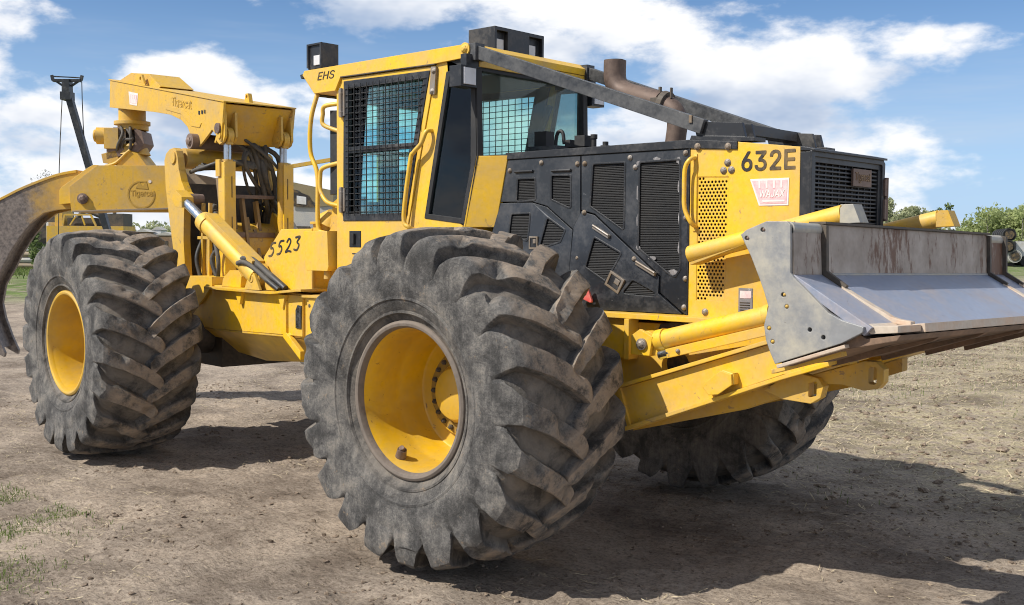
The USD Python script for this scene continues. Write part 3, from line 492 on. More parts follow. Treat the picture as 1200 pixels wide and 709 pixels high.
def settle(V, turn):
    """Turn the tyre on its axle and flatten it where it stands on the ground."""
    c, s_ = math.cos(turn), math.sin(turn); x = V[:, 0] * c - V[:, 2] * s_; z = V[:, 0] * s_ + V[:, 2] * c; V = np.stack([x, V[:, 1], z], 1)
    low = V[:, 2] < -0.972; d = np.where(low, -0.972 - V[:, 2], 0); V[:, 2] = np.where(low, -0.972 - d * 0.35, V[:, 2])
    b = np.exp(-((V[:, 2] + .86) / .16) ** 2) * (np.abs(V[:, 0]) < .6); V[:, 1] *= 1 + 0.035 * b; return V
RIM = [(-.385, .425), (-.405, .43), (-.408, .446), (-.397, .456), (-.375, .452)]
def wheel(loc, rotz, mirror, front, turn, label):
    x = UsdGeom.Xform.Define(stage, free(str(S.GetPath()) + '/wheel')); x.AddTranslateOp().Set(Gf.Vec3d(*map(float, loc))); x.AddRotateZOp().Set(math.degrees(rotz)); w = x.GetPrim(); w.SetCustomDataByKey('label', label)
    sg = -1 if mirror else 1
    def flip(m):
        if not mirror: return m
        m = m.copy(); m.vertices = np.array(m.vertices) * [1, -1, 1]; m.invert(); return m
    V, F = make_tyre(int(abs(loc[0] * 10 + loc[1] * 100)), mirror); V = settle(V, turn)
    obj('tyre', trimesh.Trimesh(V, F, process=False), 'tyre_rubber', w, None, 26)
    lip = lathe_y([(-.36, .412), (-.385, .414), (-.405, .424), (-.409, .440), (-.400, .455), (-.372, .458)], 80); lip.invert()
    obj('rim_lip', flip(lip), 'rim_lip_dirty' if front else 'yellow_rim', w, None, 40)
    barrel = lathe_y([(-.372, .414), (-.33, .402), (-.28, .398), (-.14, .392), (-.10, .388), (-.07, .372), (-.0, .366), (.045, .350), (.055, .332), (.06, .25), (.06, .02)], 80); barrel.invert()
    back = lathe_y([(.41, .44), (.38, .40), (.2, .38), (.066, .36), (.066, .02)], 60)
    obj('rim', flip(cat_([barrel, back])), 'yellow_rim', w, None, 35)
    hub = [lathe_y([(.058, .262), (.030, .255), (.028, .175), (.0, .170), (-.035, .150), (-.05, .10), (-.052, .004)], 40)]; hub[0].invert()
    obj('hub', flip(cat_(hub)), 'yellow_rim', w, None, 35)
    if front:
        nuts = [bolt((.218 * math.cos(a), .030, .218 * math.sin(a)), (0, -1, 0), .016, .03) for a in np.linspace(0, 2 * np.pi, 20, endpoint=False)]
        ring = lathe_y([(.0285, .185), (.024, .19), (.024, .245), (.0285, .25)], 48); ring.invert()
        obj('grease_ring', wobble(ring, .008, 30), 'grease', w)
        for q in nuts: obj('wheel_nut', flip(q), 'dark_steel', w)
        a = -2.02; c = np.array([math.cos(a), 0, math.sin(a)])
        obj('valve_guard', flip(cat_([cyl(c * .40 + [0, -.29, 0], c * .345 + [0, -.30, 0], .034, .028), cyl(c * .345 + [0, -.30, 0], c * .33 + [0, -.31, 0], .016)])), 'exhaust_steel', w, None, 40)
    return w
wheel((0, -1.42, 1), 0, False, True, 0.10, 'front wheel on the near side')
wheel((-.06, 1.36, 1), 0, True, True, 0.22, 'front wheel on the far side')
wheel(RTp((-4.4946, -1.42, 1)), ART, False, False, 0.02, 'rear wheel on the near side')
wheel(RTp((-4.4946, 1.42, 1)), ART, True, False, 0.3, 'rear wheel on the far side')

# ---- front chassis
fr = obj('front_frame', cat_([xz([(-2.2, .75), (.3, .80), (.95, 1.03), (1.5, 1.28), (1.6, 1.42), (-2.15, 1.42)], -.56, .56)]), Yp, S)
obj('frame_flange', xz([(.1, 1.445), (1.28, 1.445), (1.28, 1.475), (.1, 1.475)], -.64, .64), Yp, S)
obj('frame_rib', xz([(.655, 1.20), (.69, 1.20), (.69, 1.444), (.655, 1.444)], -.66, -.561), Yp, S)
obj('frame_side_plate', xz([(.05, 1.20), (.655, 1.20), (.655, 1.444), (.05, 1.444)], -.60, -.561), Yp, S)
obj('axle', cat_([cyl((0, -1.40, 1), (0, 1.40, 1), .17), bx(-.28, .28, -.5, .5, .72, 1.28)]), 'dark_steel', S)
obj('frame_hole_collar', cyl((.98, -.57, 1.19), (.98, -.563, 1.19), .075), 'decal_black', S)
obj('cylinder_cutout', xz(Polygon([(.83, 1.34), (.86, 1.41), (.95, 1.425), (1.25, 1.43), (1.1, 1.36), (.9, 1.33)]).buffer(.01), -.566, -.562), 'dark_steel', S)

# ---- push arms and cylinders, both sides
for s in (-1, 1):
    def ms(m):
        if s < 0: return m
        m = m.copy(); m.vertices = np.array(m.vertices) * [1, -1, 1]; m.invert(); return m
    arm = obj('push_arm', ms(xz([(.737, 1.045), (1.76, 1.388), (2.12, 1.50), (2.16, 1.30), (1.79, 1.218), (.815, .832)], -.80, -.70)), Yp, S)
    obj('arm_top_flange', ms(xz([(.73, 1.045), (2.1, 1.505), (2.1, 1.527), (.73, 1.067)], -.83, -.66)), Yp, arm)
    obj('arm_bottom_flange', ms(xz([(.80, .805), (1.80, 1.195), (2.1, 1.30), (2.1, 1.325), (1.80, 1.217), (.80, .830)], -.835, -.45)), Yp, arm)
    obj('arm_end_plate', ms(xz([(.725, 1.04), (.745, 1.05), (.825, .825), (.805, .815)], -.815, -.66)), Yp, arm)
    obj('lower_rail', ms(xz([(.76, .785), (1.485, .985), (1.83, 1.12), (1.83, 1.20), (.78, .83)], -.70, -.62)), Yw, S)
    obj('lug_bracket', ms(cat_([xz([(1.345, 1.115), (1.36, 1.145), (1.455, 1.215), (1.52, 1.20), (1.525, 1.145), (1.44, 1.085), (1.38, 1.075)], -.865, -.85), bar((1.345, -.826, 1.12), (1.455, -.826, 1.21), .05, .014), bar((1.455, -.826, 1.212), (1.522, -.826, 1.198), .05, .014), bar((1.522, -.826, 1.2), (1.525, -.826, 1.145), .05, .012, (1, 0, 0))])), Yp, arm)
    hk = Polygon([(1.66, 1.12), (1.762, 1.083), (1.93, 1.075), (1.985, 1.11), (2.0, 1.17), (1.97, 1.21), (1.88, 1.225), (1.80, 1.215)]).difference(Polygon([(1.925, 1.115), (1.955, 1.125), (1.955, 1.185), (1.925, 1.175)]).buffer(.008))
    if s < 0: obj('hook_plate', ms(xz(hk, -.76, -.70)), Yw, S)
    eye = Polygon([(1.86, 1.20), (2.20, 1.315), (2.26, 1.315), (2.30, 1.28), (2.30, 1.215), (2.27, 1.18), (2.2, 1.165), (2.08, 1.185), (1.98, 1.18)]).difference(Polygon([(2.235, 1.215), (2.25, 1.215), (2.25, 1.275), (2.235, 1.275)]).buffer(.014))
    if s < 0: obj('tow_eye', ms(xz(eye, -.72, -.66)), Yw, S)
    c0, c1 = np.array([.91, -.72, 1.325]), np.array([1.70, -.745, 1.525])
    cy = obj('lift_cylinder', ms(cat_([cyl(c0 + (c1 - c0) * .07, c0 + (c1 - c0) * .98, .056, n=28), cyl(c0 + (c1 - c0) * .05, c0 + (c1 - c0) * .12, .064, n=28), cyl(c0 + (c1 - c0) * .95, c0 + (c1 - c0) * 1.0, .062, n=28)])), Yp, S, None, 40)
    obj('cylinder_eye', ms(xz(Point(.88, 1.315).buffer(.075).union(sbox(.88, 1.255, .98, 1.375)), -.755, -.685)), Yp, cy)
    obj('cylinder_pin', ms(cat_([cyl((.88, -.80, 1.315), (.88, -.60, 1.315), .034), bolt((.88, -.80, 1.315), (0, -1, 0), .02)])), 'bolt_steel', cy)
    obj('pin_bracket', ms(xz(Polygon([(.80, 1.25), (.80, 1.36), (.86, 1.40), (.95, 1.36), (.93, 1.25)]), -.785, -.76)), Yp, cy)
    obj('rod_guard', ms(cat_([bar((1.05, -.775, 1.272), (1.74, -.775, 1.457), .03, .052)])), Yp, cy)
    obj('rod_guard_bolt', ms(bolt((1.13, -.79, 1.293), (0, -1, 0), .011)), 'bolt_steel', cy)
    obj('rod_end', ms(cyl((.99, -.765, 1.258), (1.06, -.765, 1.277), .026)), 'chrome', cy)
    obj('rod', ms(cyl(c1, c1 + (c1 - c0) * .5, .035)), 'chrome', cy)
    # guard tubes that run from the hood to above the blade
    g0, g1 = np.array([1.08, -.60, 1.835]), np.array([2.03, -.63, 2.055])
    gd = obj('guard_beam', ms(tube([g0, g0 * .5 + g1 * .5, g1], .052, 20, 2)), Yp, S, None, 40)
    obj('guard_flange', ms(bar(g0 + [.02, .02, -.05], g1 + [-.25, .0, -.045], .10, .02)), Yw, gd)
    obj('guard_cap', ms(cat_([xz([(2.03, 2.005), (2.03, 2.085), (2.05, 2.105), (2.10, 2.105), (2.14, 2.01)], -.68, -.58), tube([(2.02, -.635, 2.005), (2.02, -.635, 2.06), (2.02, -.63, 2.105)], .012, 8, 2)])), 'worn_plate' if s < 0 else Yw, gd)

# ---- blade: turned and tilted a little, so it is built level and then sheared as one stiff piece
def BL(m):
    v = np.array(m.vertices); a, b = 0.035, -0.017
    v = np.stack([v[:, 0] + a * v[:, 1], v[:, 1], v[:, 2] + b * v[:, 1]], 1); m = m.copy(); m.vertices = v; return m
B = 1.29
dz = 2.15 - 2.115
bk = [(2.145, 1.978), (2.155, 1.735), (2.115, 1.72), (2.10, 1.978)]
obj('blade_back', BL(xz(bk, -1.0, 1.0)), 'blade_steel', S, 'rust-streaked grey upper face of the front blade')
for s in (-1, 1):
    y0, y1 = sorted((s * 1.03, s * B))
    obj('blade_end_face', BL(xz([(2.14, 1.955), (2.15, 1.735), (2.11, 1.72), (2.10, 1.955)], y0, y1)), 'blade_steel', S)
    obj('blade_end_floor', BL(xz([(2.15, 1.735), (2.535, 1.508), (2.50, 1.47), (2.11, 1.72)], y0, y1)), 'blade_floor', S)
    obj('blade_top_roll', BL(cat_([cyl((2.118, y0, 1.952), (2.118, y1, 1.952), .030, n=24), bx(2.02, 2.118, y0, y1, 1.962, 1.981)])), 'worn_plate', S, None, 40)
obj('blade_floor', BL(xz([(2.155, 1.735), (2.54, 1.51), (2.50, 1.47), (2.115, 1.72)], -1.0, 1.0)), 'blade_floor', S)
obj('blade_weld_seam', BL(cyl((2.155, -1.0, 1.736), (2.155, 1.0, 1.736), .007, n=10)), 'worn_plate', S)
obj('blade_top_edge', BL(bx(2.07, 2.16, -1.02, 1.02, 1.979, 1.992)), 'dark_steel', S)
obj('cutting_edge', BL(xz([(2.54, 1.512), (2.66, 1.527), (2.665, 1.487), (2.50, 1.462)], -1.03, 1.03)), 'blade_lip', S)
obj('blade_underside', BL(xz([(2.66, 1.482), (2.50, 1.455), (2.11, 1.70), (2.06, 1.60), (2.08, 1.315), (2.12, 1.30), (2.40, 1.40), (2.64, 1.455)], -1.27, 1.27)), 'blade_under', S)
obj('blade_wear_strip', BL(bar((2.08, -1.285, 1.298), (2.42, -1.285, 1.418), .05, .016)), 'blade_lip', S)
obj('blade_wear_strip', BL(bar((2.0, -1.20, 1.262), (2.36, -1.20, 1.375), .05, .022)), Yp, S)
for yy in (-.8, -.25, .3, .85): obj('underside_rib', BL(xz([(2.10, 1.27), (2.60, 1.43), (2.64, 1.456), (2.09, 1.31)], yy - .02, yy + .02)), 'blade_under', S)
for s in (-1, 1):
    for yy in ((1.015, B - .012) if s > 0 else (1.015,)):
        obj('blade_rib', BL(wobble(xz([(2.10, 1.985), (2.165, 1.975), (2.172, 1.752), (2.275, 1.685), (2.26, 1.66), (2.14, 1.72), (2.10, 1.75)], s * yy - .012, s * yy + .012), .004, 9)), 'dark_steel', S)
        obj('rib_strip', BL(wobble(trimesh.Trimesh(*(lambda m: (m.vertices, m.faces))(xz([(2.255, 1.682), (2.38, 1.612), (2.50, 1.548), (2.60, 1.53), (2.60, 1.51), (2.50, 1.52), (2.38, 1.588), (2.255, 1.66)], s * yy - .022, s * yy + .022).subdivide().subdivide()), process=False), .004, 14)), 'blade_lip', S)
EP = Polygon([(1.873, 1.921), (1.905, 1.945), (2.01, 1.985), (2.118, 1.984), (2.135, 1.968), (2.14, 1.745), (2.16, 1.72), (2.235, 1.655), (2.335, 1.565), (2.40, 1.535), (2.505, 1.51), (2.50, 1.485), (2.40, 1.43), (2.07, 1.31), (2.045, 1.36), (2.02, 1.42), (2.008, 1.49), (2.03, 1.58), (2.005, 1.65), (1.978, 1.715), (1.93, 1.82)])
holes = [(1.905, 1.905), (1.99, 1.945), (2.105, 1.64), (2.125, 1.585), (2.245, 1.483), (2.313, 1.452), (2.035, 1.478), (2.055, 1.415)]
EPh = EP
for hx, hz in holes: EPh = EPh.difference(Point(hx, hz).buffer(.011, 8))
for s in (-1, 1):
    ep = xz(EPh, s * B - .018, s * B + .018); 
    pl = obj('blade_end_plate', BL(ep), 'worn_plate', S, 'bare worn steel end plate of the blade' )
    obj('end_plate_backing', BL(xz(EP.buffer(-.05), s * (B - .0225) - .004, s * (B - .0225) + .004)), 'dark_steel', pl)
    for hx, hz in (holes[0], holes[1], holes[2], holes[3], holes[6], holes[7]):
        obj('end_plate_bolt', BL(bolt((hx + (.008 if hz > 1.6 else 0), s * B + s * .012, hz), (0, s, 0), .0075, .012)), 'exhaust_steel' if hz > 1.7 else 'yellow_worn', pl)
obj('blade_bracket', BL(cat_([xz([(1.90, 1.5), (2.10, 1.9), (2.10, 1.5)], y_, y_ + .05) for y_ in (-.85, -.3, .25, .8)])), Yw, S)
obj('corner_bit', BL(wobble(trimesh.Trimesh(*(lambda m: (m.vertices, m.faces))(xz([(2.44, 1.548), (2.535, 1.514), (2.645, 1.52), (2.645, 1.49), (2.52, 1.478)], -1.27, -1.035)), process=False), .002, 12)), 'blade_lip', S)

# ---- hood
H = .49
def shear_out(m, crease, k):
    v = np.array(m.vertices); zc = np.interp(v[:, 0], [c[0] for c in crease], [c[1] for c in crease]); v[:, 1] -= k * np.clip(zc - v[:, 2], 0, 1); m = m.copy(); m.vertices = v; return m
CR0 = [(-.70, 2.17), (-.236, 2.167), (-.109, 2.136), (.17, 1.945)]; CR1 = [(.12, 2.10), (.29, 2.075), (.79, 1.70), (.98, 1.48)]
same = lambda m: m
up0 = [(-.462, 2.452), (.168, 2.452), (.172, 2.08), (.118, 1.995), (.15, 1.958), (-.109, 2.136), (-.236, 2.167), (-.525, 2.170)]
lo0 = [(-.527, 2.166), (-.236, 2.163), (-.109, 2.132), (.147, 1.955), (.112, 1.99), (.10, 1.485), (-.05, 1.485), (-.64, 1.60), (-.585, 1.97)]
up1 = [(.176, 2.452), (.982, 2.452), (.984, 1.478), (.97, 1.478), (.795, 1.60), (.795, 1.70), (.290, 2.080), (.180, 2.105)]
lo1 = [(.180, 2.10), (.288, 2.074), (.788, 1.698), (.788, 1.598), (.96, 1.478), (.106, 1.478), (.124, 2.0)]
V = {'a': [(-.37, 2.322), (-.215, 2.322), (-.21, 2.18), (-.378, 2.172)], 'b': [(-.074, 2.335), (.088, 2.33), (.092, 2.118), (-.072, 2.180)],
     'c': [(-.418, 2.088), (-.25, 2.092), (-.257, 1.91), (-.43, 1.94)], 'd': [(-.10, 2.062), (.05, 1.978), (.017, 1.905), (-.155, 1.855)],
     'e': [(.270, 2.395), (.52, 2.393), (.517, 1.978), (.253, 2.13)], 'f': [(.632, 2.388), (.922, 2.393), (.934, 1.745), (.90, 1.70), (.86, 1.715), (.63, 1.87)],
     'g': [(.295, 1.935), (.505, 1.835), (.408, 1.66), (.245, 1.745)], 'h': [(.60, 1.672), (.77, 1.598), (.755, 1.575), (.53, 1.588)]}
panels = [(up0, 'ab', CR0, 0), (lo0, 'cd', CR0, .09), (up1, 'ef', CR1, 0), (lo1, 'gh', CR1, .10)]
for poly, hs, cr_, k in panels:
    P = Polygon(poly).buffer(-.002)
    for q in hs: P = P.difference(Polygon(V[q]).buffer(-.012).buffer(.012))
    f = lambda m, cr_=cr_, k=k: shear_out(m, cr_, k)
    pn = obj('hood_side_panel', f(xz(P, -H, -H + .02)), 'black_panel', S)
    for q in hs:
        pv = Polygon(V[q]); x0, z0, x1, z1 = pv.bounds
        inner = pv.buffer(.01)
        if q != 'h':
            fr_ = pv.buffer(-.012).buffer(.020).difference(pv.buffer(-.012).buffer(.008)); obj('vent_rim', f(xz(fr_, -H - .0025, -H + .004)), 'black_paint', pn)
        rows = np.arange(z0, z1, .0105); sl = []
        for z_ in rows:
            strip = inner.intersection(sbox(x0 - .1, z_, x1 + .1, z_ + .0065))
            if not strip.is_empty and strip.area > 1e-5: sl.append(xz(strip, -H + .008, -H + .018))
        obj('vent_louvre', f(cat_(sl + [xz(inner, -H + .018, -H + .024)])), 'black_rubber', pn)
rc_ = np.random.default_rng(12)
for (mx, mz, mw, mh) in [(.619, 2.384, .03, .04), (.754, 2.407, .06, .025), (.917, 2.385, .035, .05), (.919, 2.23, .018, .09), (.923, 2.046, .018, .08), (.926, 1.87, .018, .09), (.888, 1.726, .07, .035), (.733, 1.808, .06, .03), (.627, 1.867, .035, .035), (.62, 2.04, .014, .08), (.617, 2.212, .014, .10)]:
    n_ = 9; an = np.linspace(0, 2 * np.pi, n_, endpoint=False); pr_ = rc_.uniform(.6, 1.15, n_)
    obj('paint_chip', xz([(mx + mw / 2 * c_ * math.cos(t_), mz + mh / 2 * c_ * math.sin(t_)) for t_, c_ in zip(an, pr_)], -H - .0012, -H - .0002 + .0005), 'label_grey', S)
obj('hood_top_rail', xz([(-.475, 2.50), (.988, 2.505), (1.311, 2.478), (1.311, 2.434), (.984, 2.456), (-.467, 2.456)], -H - .008, -H + .02), 'black_paint', S)
obj('hood_top', xz([(-.6, 2.49), (.98, 2.495), (1.311, 2.473), (1.311, 2.44), (-.6, 2.44)], -H + .021, H), 'black_paint', S)
obj('hood_core', cat_([bx(-.6, .98, -H + .035, H - .02, 1.46, 2.43), bx(.98, 1.69, -H + .05, H - .03, 1.46, 2.39)]), 'black_rubber', S)
obj('far_hood_panel', xz([(-.46, 2.45), (.98, 2.45), (.98, 1.48), (-.6, 1.48)], H - .019, H), 'black_panel', S)
obj('hood_corner_post', xz([(.986, 2.46), (.995, 2.46), (.995, 1.47), (.986, 1.47)], -H - .006, -H + .03), 'black_paint', S)
# yellow nose
ys = Polygon([(.997, 2.455), (1.311, 2.433), (1.311, 2.476), (1.70, 2.428), (1.705, 1.47), (.997, 1.47)])
pf = Polygon([(1.050, 2.287), (1.258, 2.280), (1.240, 1.572), (1.050, 1.566)])
hx_ = []
for i, zz_ in enumerate(np.arange(1.578, 2.29, .0205)):
    for xx_ in np.arange(1.062 + (i % 2) * .0118, 1.25, .0237):
        if pf.buffer(-.010).contains(Point(xx_, zz_)): hx_.append(Point(xx_, zz_).buffer(.0078, 2))
nose = obj('nose_side_panel', xz(ys.difference(pf), -H, -H + .02), Yp, S)
obj('perforated_vent', xz(pf.difference(unary_union(hx_)), -H + .003, -H + .008), Yp, nose)
obj('vent_backing', xz(pf, -H + .035, -H + .04), 'decal_black', nose)
obj('nose_top', xz([(1.311, 2.475), (1.70, 2.427), (1.70, 2.405), (1.311, 2.45)], -H + .021, H), Yp, S)
obj('nose_far_panel', xz([(.997, 2.43), (1.70, 2.40), (1.705, 1.47), (.997, 1.47)], H - .02, H - .001), Yp, S)
gh = obj('grab_handle', cat_([tube([(1.033, -H, 2.40), (1.02, -H - .045, 2.385), (.995, -H - .055, 2.33), (.992, -H - .055, 2.20), (.998, -H - .055, 2.10), (1.035, -H - .045, 2.02), (1.04, -H, 2.0)], .013, 10), xz([(1.022, 2.42), (1.046, 2.42), (1.046, 1.97), (1.022, 1.97)], -H - .006, -H)]), Yp, S, None, 50)
for p in [(1.05, 2.462), (1.254, 2.452), (1.248, 2.362), (1.222, 2.318), (1.274, 2.319), (1.114, 1.50)]: obj('hood_bolt', bolt((p[0], -H - (.008 if p[1] > 2.44 else 0), p[1]), (0, -1, 0), .017), 'bolt_steel', S)
for p in [(.963, 2.43), (.972, 2.05), (.975, 1.69), (.968, 1.52), (.56, 2.42), (.145, 2.40), (.205, 2.40), (.205, 2.09), (.17, 1.80), (-.44, 2.38), (-.16, 2.42), (.60, 2.36), (.60, 1.80)]:
    dy = .09 * max(0, 2.0 - p[1]) if (p[0] < .25 and p[1] < 1.9) else 0
    obj('hood_bolt', bolt((p[0], -H - dy, p[1]), (0, -1, 0), .014), 'bolt_steel', S)
for x_, z_ in [(-.31, 2.37), (.015, 2.364)]: obj('panel_hinge', cat_([cyl((x_ - .08, -H - .008, z_), (x_ + .08, -H - .008, z_), .008), bx(x_ - .075, x_ + .075, -H - .008, -H, z_ - .012, z_ + .004)]), 'black_paint', S)
for (xa, za), (xb, zb) in [((.29, 2.0), (.415, 1.935)), ((.628, 1.778), (.768, 1.71))]:
    obj('panel_hinge', cat_([bar((xa, -H - .014, za), (xb, -H - .014, zb), .02, .022), cyl((xa, -H - .022, za + .009), (xb, -H - .022, zb + .009), .007)]), 'bolt_steel', S)
for (cx_, cz_, w_, h_, rot, off) in [(.475, 1.655, .12, .10, -.5, .030), (-.202, 1.895, .075, .085, 0.0, .024)]:
    c_, s_ = math.cos(rot), math.sin(rot); R2 = lambda pts: [(cx_ + c_ * a - s_ * b, cz_ + s_ * a + c_ * b) for a, b in pts]
    rect = lambda a, b: R2([(-a / 2, -b / 2), (a / 2, -b / 2), (a / 2, b / 2), (-a / 2, b / 2)])
    lt = obj('panel_latch', xz(Polygon(rect(w_, h_)).difference(Polygon(rect(w_ * .74, h_ * .72))), -H - off - .006, -H - off + .05), 'bolt_steel', S)
    obj('latch_cup', xz(rect(w_ * .76, h_ * .74), -H - off - .002, -H - off + .05), 'black_paint', lt); obj('latch_paddle', xz(R2([(-w_ * .02, -h_ * .05), (w_ * .3, -h_ * .05), (w_ * .3, h_ * .28), (-w_ * .02, h_ * .28)]), -H - off - .007, -H - off - .002), 'bolt_steel', lt)
tri = Polygon([(.305, 1.63), (.345, 1.538), (.258, 1.570)]).buffer(.012)
obj('red_marker', xz(tri.difference(Point(.302, 1.582).buffer(.016)), -.60, -.585), 'red_plastic', S)
# lettering and stickers on the nose
obj('model_number', text_xz('632E', .105, 1.325, -H, 2.311, .003, True, 0, .335), 'decal_black', S)
wj = Polygon([(1.395, 2.262), (1.638, 2.262), (1.636, 2.112), (1.455, 2.112)])
st = obj('dealer_sticker', xz(wj, -H - .003, -H), 'decal_white', S)
red = wj.buffer(-.010)
obj('sticker_panel', xz(red, -H - .0045, -H - .003), 'decal_pink', st)
for x_ in (1.452, 1.497, 1.542, 1.587): obj('sticker_bar', xz([(x_, 2.250), (x_ + .012, 2.250), (x_ + .012, 2.208), (x_, 2.208)], -H - .006, -H - .0045), 'decal_white', st)
obj('sticker_word', text_xz('WAJAX', .036, 1.455, -H - .0045, 2.160, .002, True, .12, .155), 'decal_white', st)
obj('sticker_strip', xz([(1.475, 2.142), (1.615, 2.142), (1.615, 2.132), (1.48, 2.132)], -H - .006, -H - .0045), 'decal_white', st)
lb = obj('warning_label', xz([(1.335, 1.505), (1.427, 1.512), (1.425, 1.648), (1.335, 1.648)], -H - .003, -H), 'label_grey', S)
obj('warning_panel', xz([(1.345, 1.59), (1.417, 1.592), (1.417, 1.632), (1.345, 1.632)], -H - .0045, -H - .003), 'decal_pink', lb)
obj('warning_lines', cat_([xz([(1.345, z_), (1.41, z_), (1.41, z_ + .006), (1.345, z_ + .006)], -H - .0045, -H - .003) for z_ in (1.52, 1.534, 1.548, 1.562)]), 'decal_black', lb)

# grille
gf = Polygon([(-.488, 1.60), (.41, 1.60), (.43, 2.38), (.40, 2.405), (-.46, 2.405), (-.488, 2.40)]); gi = Polygon([(-.43, 1.66), (.36, 1.66), (.37, 2.345), (-.43, 2.345)])
gr_ = obj('grille_frame', cat_([yz(gf.difference(gi), 1.70, 1.760), yz(gf.buffer(.006).difference(gf.buffer(-.03)), 1.760, 1.772)]), 'black_paint', S)
obj('grille_backing', yz(gi.buffer(.02), 1.71, 1.72), 'black_rubber', gr_)
obj('grille_bars', cat_([bx(1.738, 1.752, -.43, .37, z_, z_ + .010) for z_ in np.arange(1.665, 2.345, .0235)] + [bx(1.734, 1.746, y_ - .004, y_ + .004, 1.66, 2.345) for y_ in np.linspace(-.36, .30, 9)]), 'black_paint', gr_)
em = obj('grille_badge', bx(1.753, 1.768, .02, .26, 2.235, 2.335), 'exhaust_steel', gr_)
bt = text_mesh('Tigercat', .045, .003, True); v = bt.vertices; k_ = .20 / (v[:, 0].max() - v[:, 0].min()); bt = trimesh.Trimesh(np.stack([1.768 + v[:, 2], .04 + v[:, 0] * k_, 2.27 + v[:, 1]], 1), bt.faces, process=False)
obj('badge_lettering', bt, 'far_brown', gr_)
obj('grille_hinge', cat_([bx(1.745, 1.785, .415, .455, 2.05, 2.17), bx(1.745, 1.785, .415, .455, 2.19, 2.29), cyl((1.775, .45, 2.04), (1.775, .45, 2.30), .014)]), 'exhaust_steel', gr_)
obj('grille_top_cap', xz([(1.70, 2.432), (1.785, 2.414), (1.785, 2.402), (1.70, 2.408)], -H, .435), 'black_paint', S)

# ---- braces from the cab roof down to the hood
for s in (-1, 1):
    a, b = np.array([-.66, s * .60, 3.185]), np.array([1.08, s * .48, 2.575])
    br = obj('roof_brace', bar(a, b, .055, .085), 'brace_steel', S)
    obj('brace_head', cat_([bx(-.76, -.62, s * .60 - .045, s * .60 + .045, 3.12, 3.235)]), 'brace_steel', br)
    obj('brace_pin', cat_([cyl((-.715, s * .64, 3.20), (-.715, s * .655, 3.20), .045), bolt((-.715, s * .652, 3.20), (0, s, 0), .026, .024)]), Yp, br)
    gp_ = [(1.0, 2.635), (1.035, 2.505), (1.36, 2.478), (1.33, 2.585), (1.05, 2.61)]
    obj('brace_foot', cat_([xz(gp_, s * .47 - .012, s * .47 + .012), xz([(.985, 2.495), (1.0, 2.53), (1.42, 2.497), (1.42, 2.475), (1.31, 2.478)], s * .43 - .06, s * .43 + .06), xz(gp_, s * .37 - .01, s * .37 + .01)]), 'black_paint', br)
    obj('foot_bolt', cat_([bolt((1.20, s * .41, 2.513), (0, 0, 1), .018, .02)]), 'bolt_steel', br)
    obj('brace_clip', cat_([bx(1.0, 1.02, s * .51 - .01, s * .51 + .01, 2.60, 2.645)]), 'bolt_steel', br)
obj('brace_crossbar', bar((1.18, -.40, 2.57), (1.18, .40, 2.57), .10, .06), 'black_paint', S)

# ---- exhaust
ex = obj('exhaust_pipe', cat_([tube([(.40, .2, 2.45), (.425, .2, 2.60), (.435, .2, 2.70), (.415, .2, 2.77), (.36, .2, 2.815), (.30, .2, 2.84)], .068, 24, 5), tube([(.30, .2, 2.84), (.15, .2, 2.885), (.02, .2, 2.925), (-.05, .2, 2.965), (-.085, .2, 3.03), (-.09, .2, 3.10), (-.088, .2, 3.165)], .078, 24, 5)]), 'exhaust_rust', S, None, 50)
obj('exhaust_clamp', cat_([cyl((.355, .2, 2.822), (.315, .2, 2.835), .088), bx(.30, .315, .17, .19, 2.88, 2.945), bx(.40, .41, .16, .18, 2.86, 2.93), bx(.27, .33, .12, .14, 2.78, 2.87)]), 'dark_steel', ex)
obj('exhaust_mouth', cyl((-.088, .2, 3.160), (-.088, .2, 3.167), .066), 'decal_black', ex)
# small fittings on the hood behind the windshield
for (x0_, x1_, zt_) in [(-.62, -.51, 2.685), (-.335, -.29, 2.612), (-.25, -.16, 2.636)]: obj('hood_fitting', cat_([bx(x0_, x1_, -.04, .05, 2.56, zt_), bx(x0_ + .02, x1_ - .02, -.02, .03, 2.48, 2.56)]), 'black_rubber', S)
obj('hood_fitting', cat_([cyl((-.11, 0, 2.48), (-.11, 0, 2.61), .018), cyl((-.11, 0, 2.61), (-.11, 0, 2.64), .024)]), 'black_rubber', S)
obj('hood_fitting', cat_([bx(-.03, .015, -.03, .03, 2.48, 2.56), cyl((-.01, 0, 2.56), (-.01, 0, 2.585), .02)]), 'black_rubber', S)
obj('wiper_arm', tube([(-.455, .0, 2.49), (-.45, .0, 2.62), (-.43, .0, 2.675), (-.39, .0, 2.67), (-.375, .0, 2.59)], .013, 8), 'black_rubber', S)
obj('grey_box', bx(-.625, -.37, -.10, .10, 2.49, 2.575), 'brace_steel', S)

# ---- cab
C = .60
roof_poly = [(-2.533, 3.237), (-.70, 3.242), (-.635, 3.20), (-.645, 3.155), (-1.045, 3.141), (-2.083, 3.15), (-2.149, 3.05), (-2.409, 3.05), (-2.557, 3.205)]
obj('cab_roof', xz(roof_poly, -C - .02, C + .02), Yp, S)
obj('roof_trim_line', xz([(-2.085, 3.1505), (-1.04, 3.142), (-1.04, 3.134), (-2.08, 3.142)], -C - .024, -C), 'dark_steel', S)
obj('roof_lettering', text_xz('EHS', .060, -2.375, -C - .02, 3.148, .003, False, .35, .20), 'decal_black', S)
obj('rear_roof_vent', cat_([xz([(-2.545, 3.205), (-2.575, 3.20), (-2.45, 3.035), (-2.415, 3.045)], -.57, .57), xz([(-2.59, 3.21), (-2.56, 3.215), (-2.545, 3.185), (-2.575, 3.18)], -.62, .62)]), 'black_rubber', S)
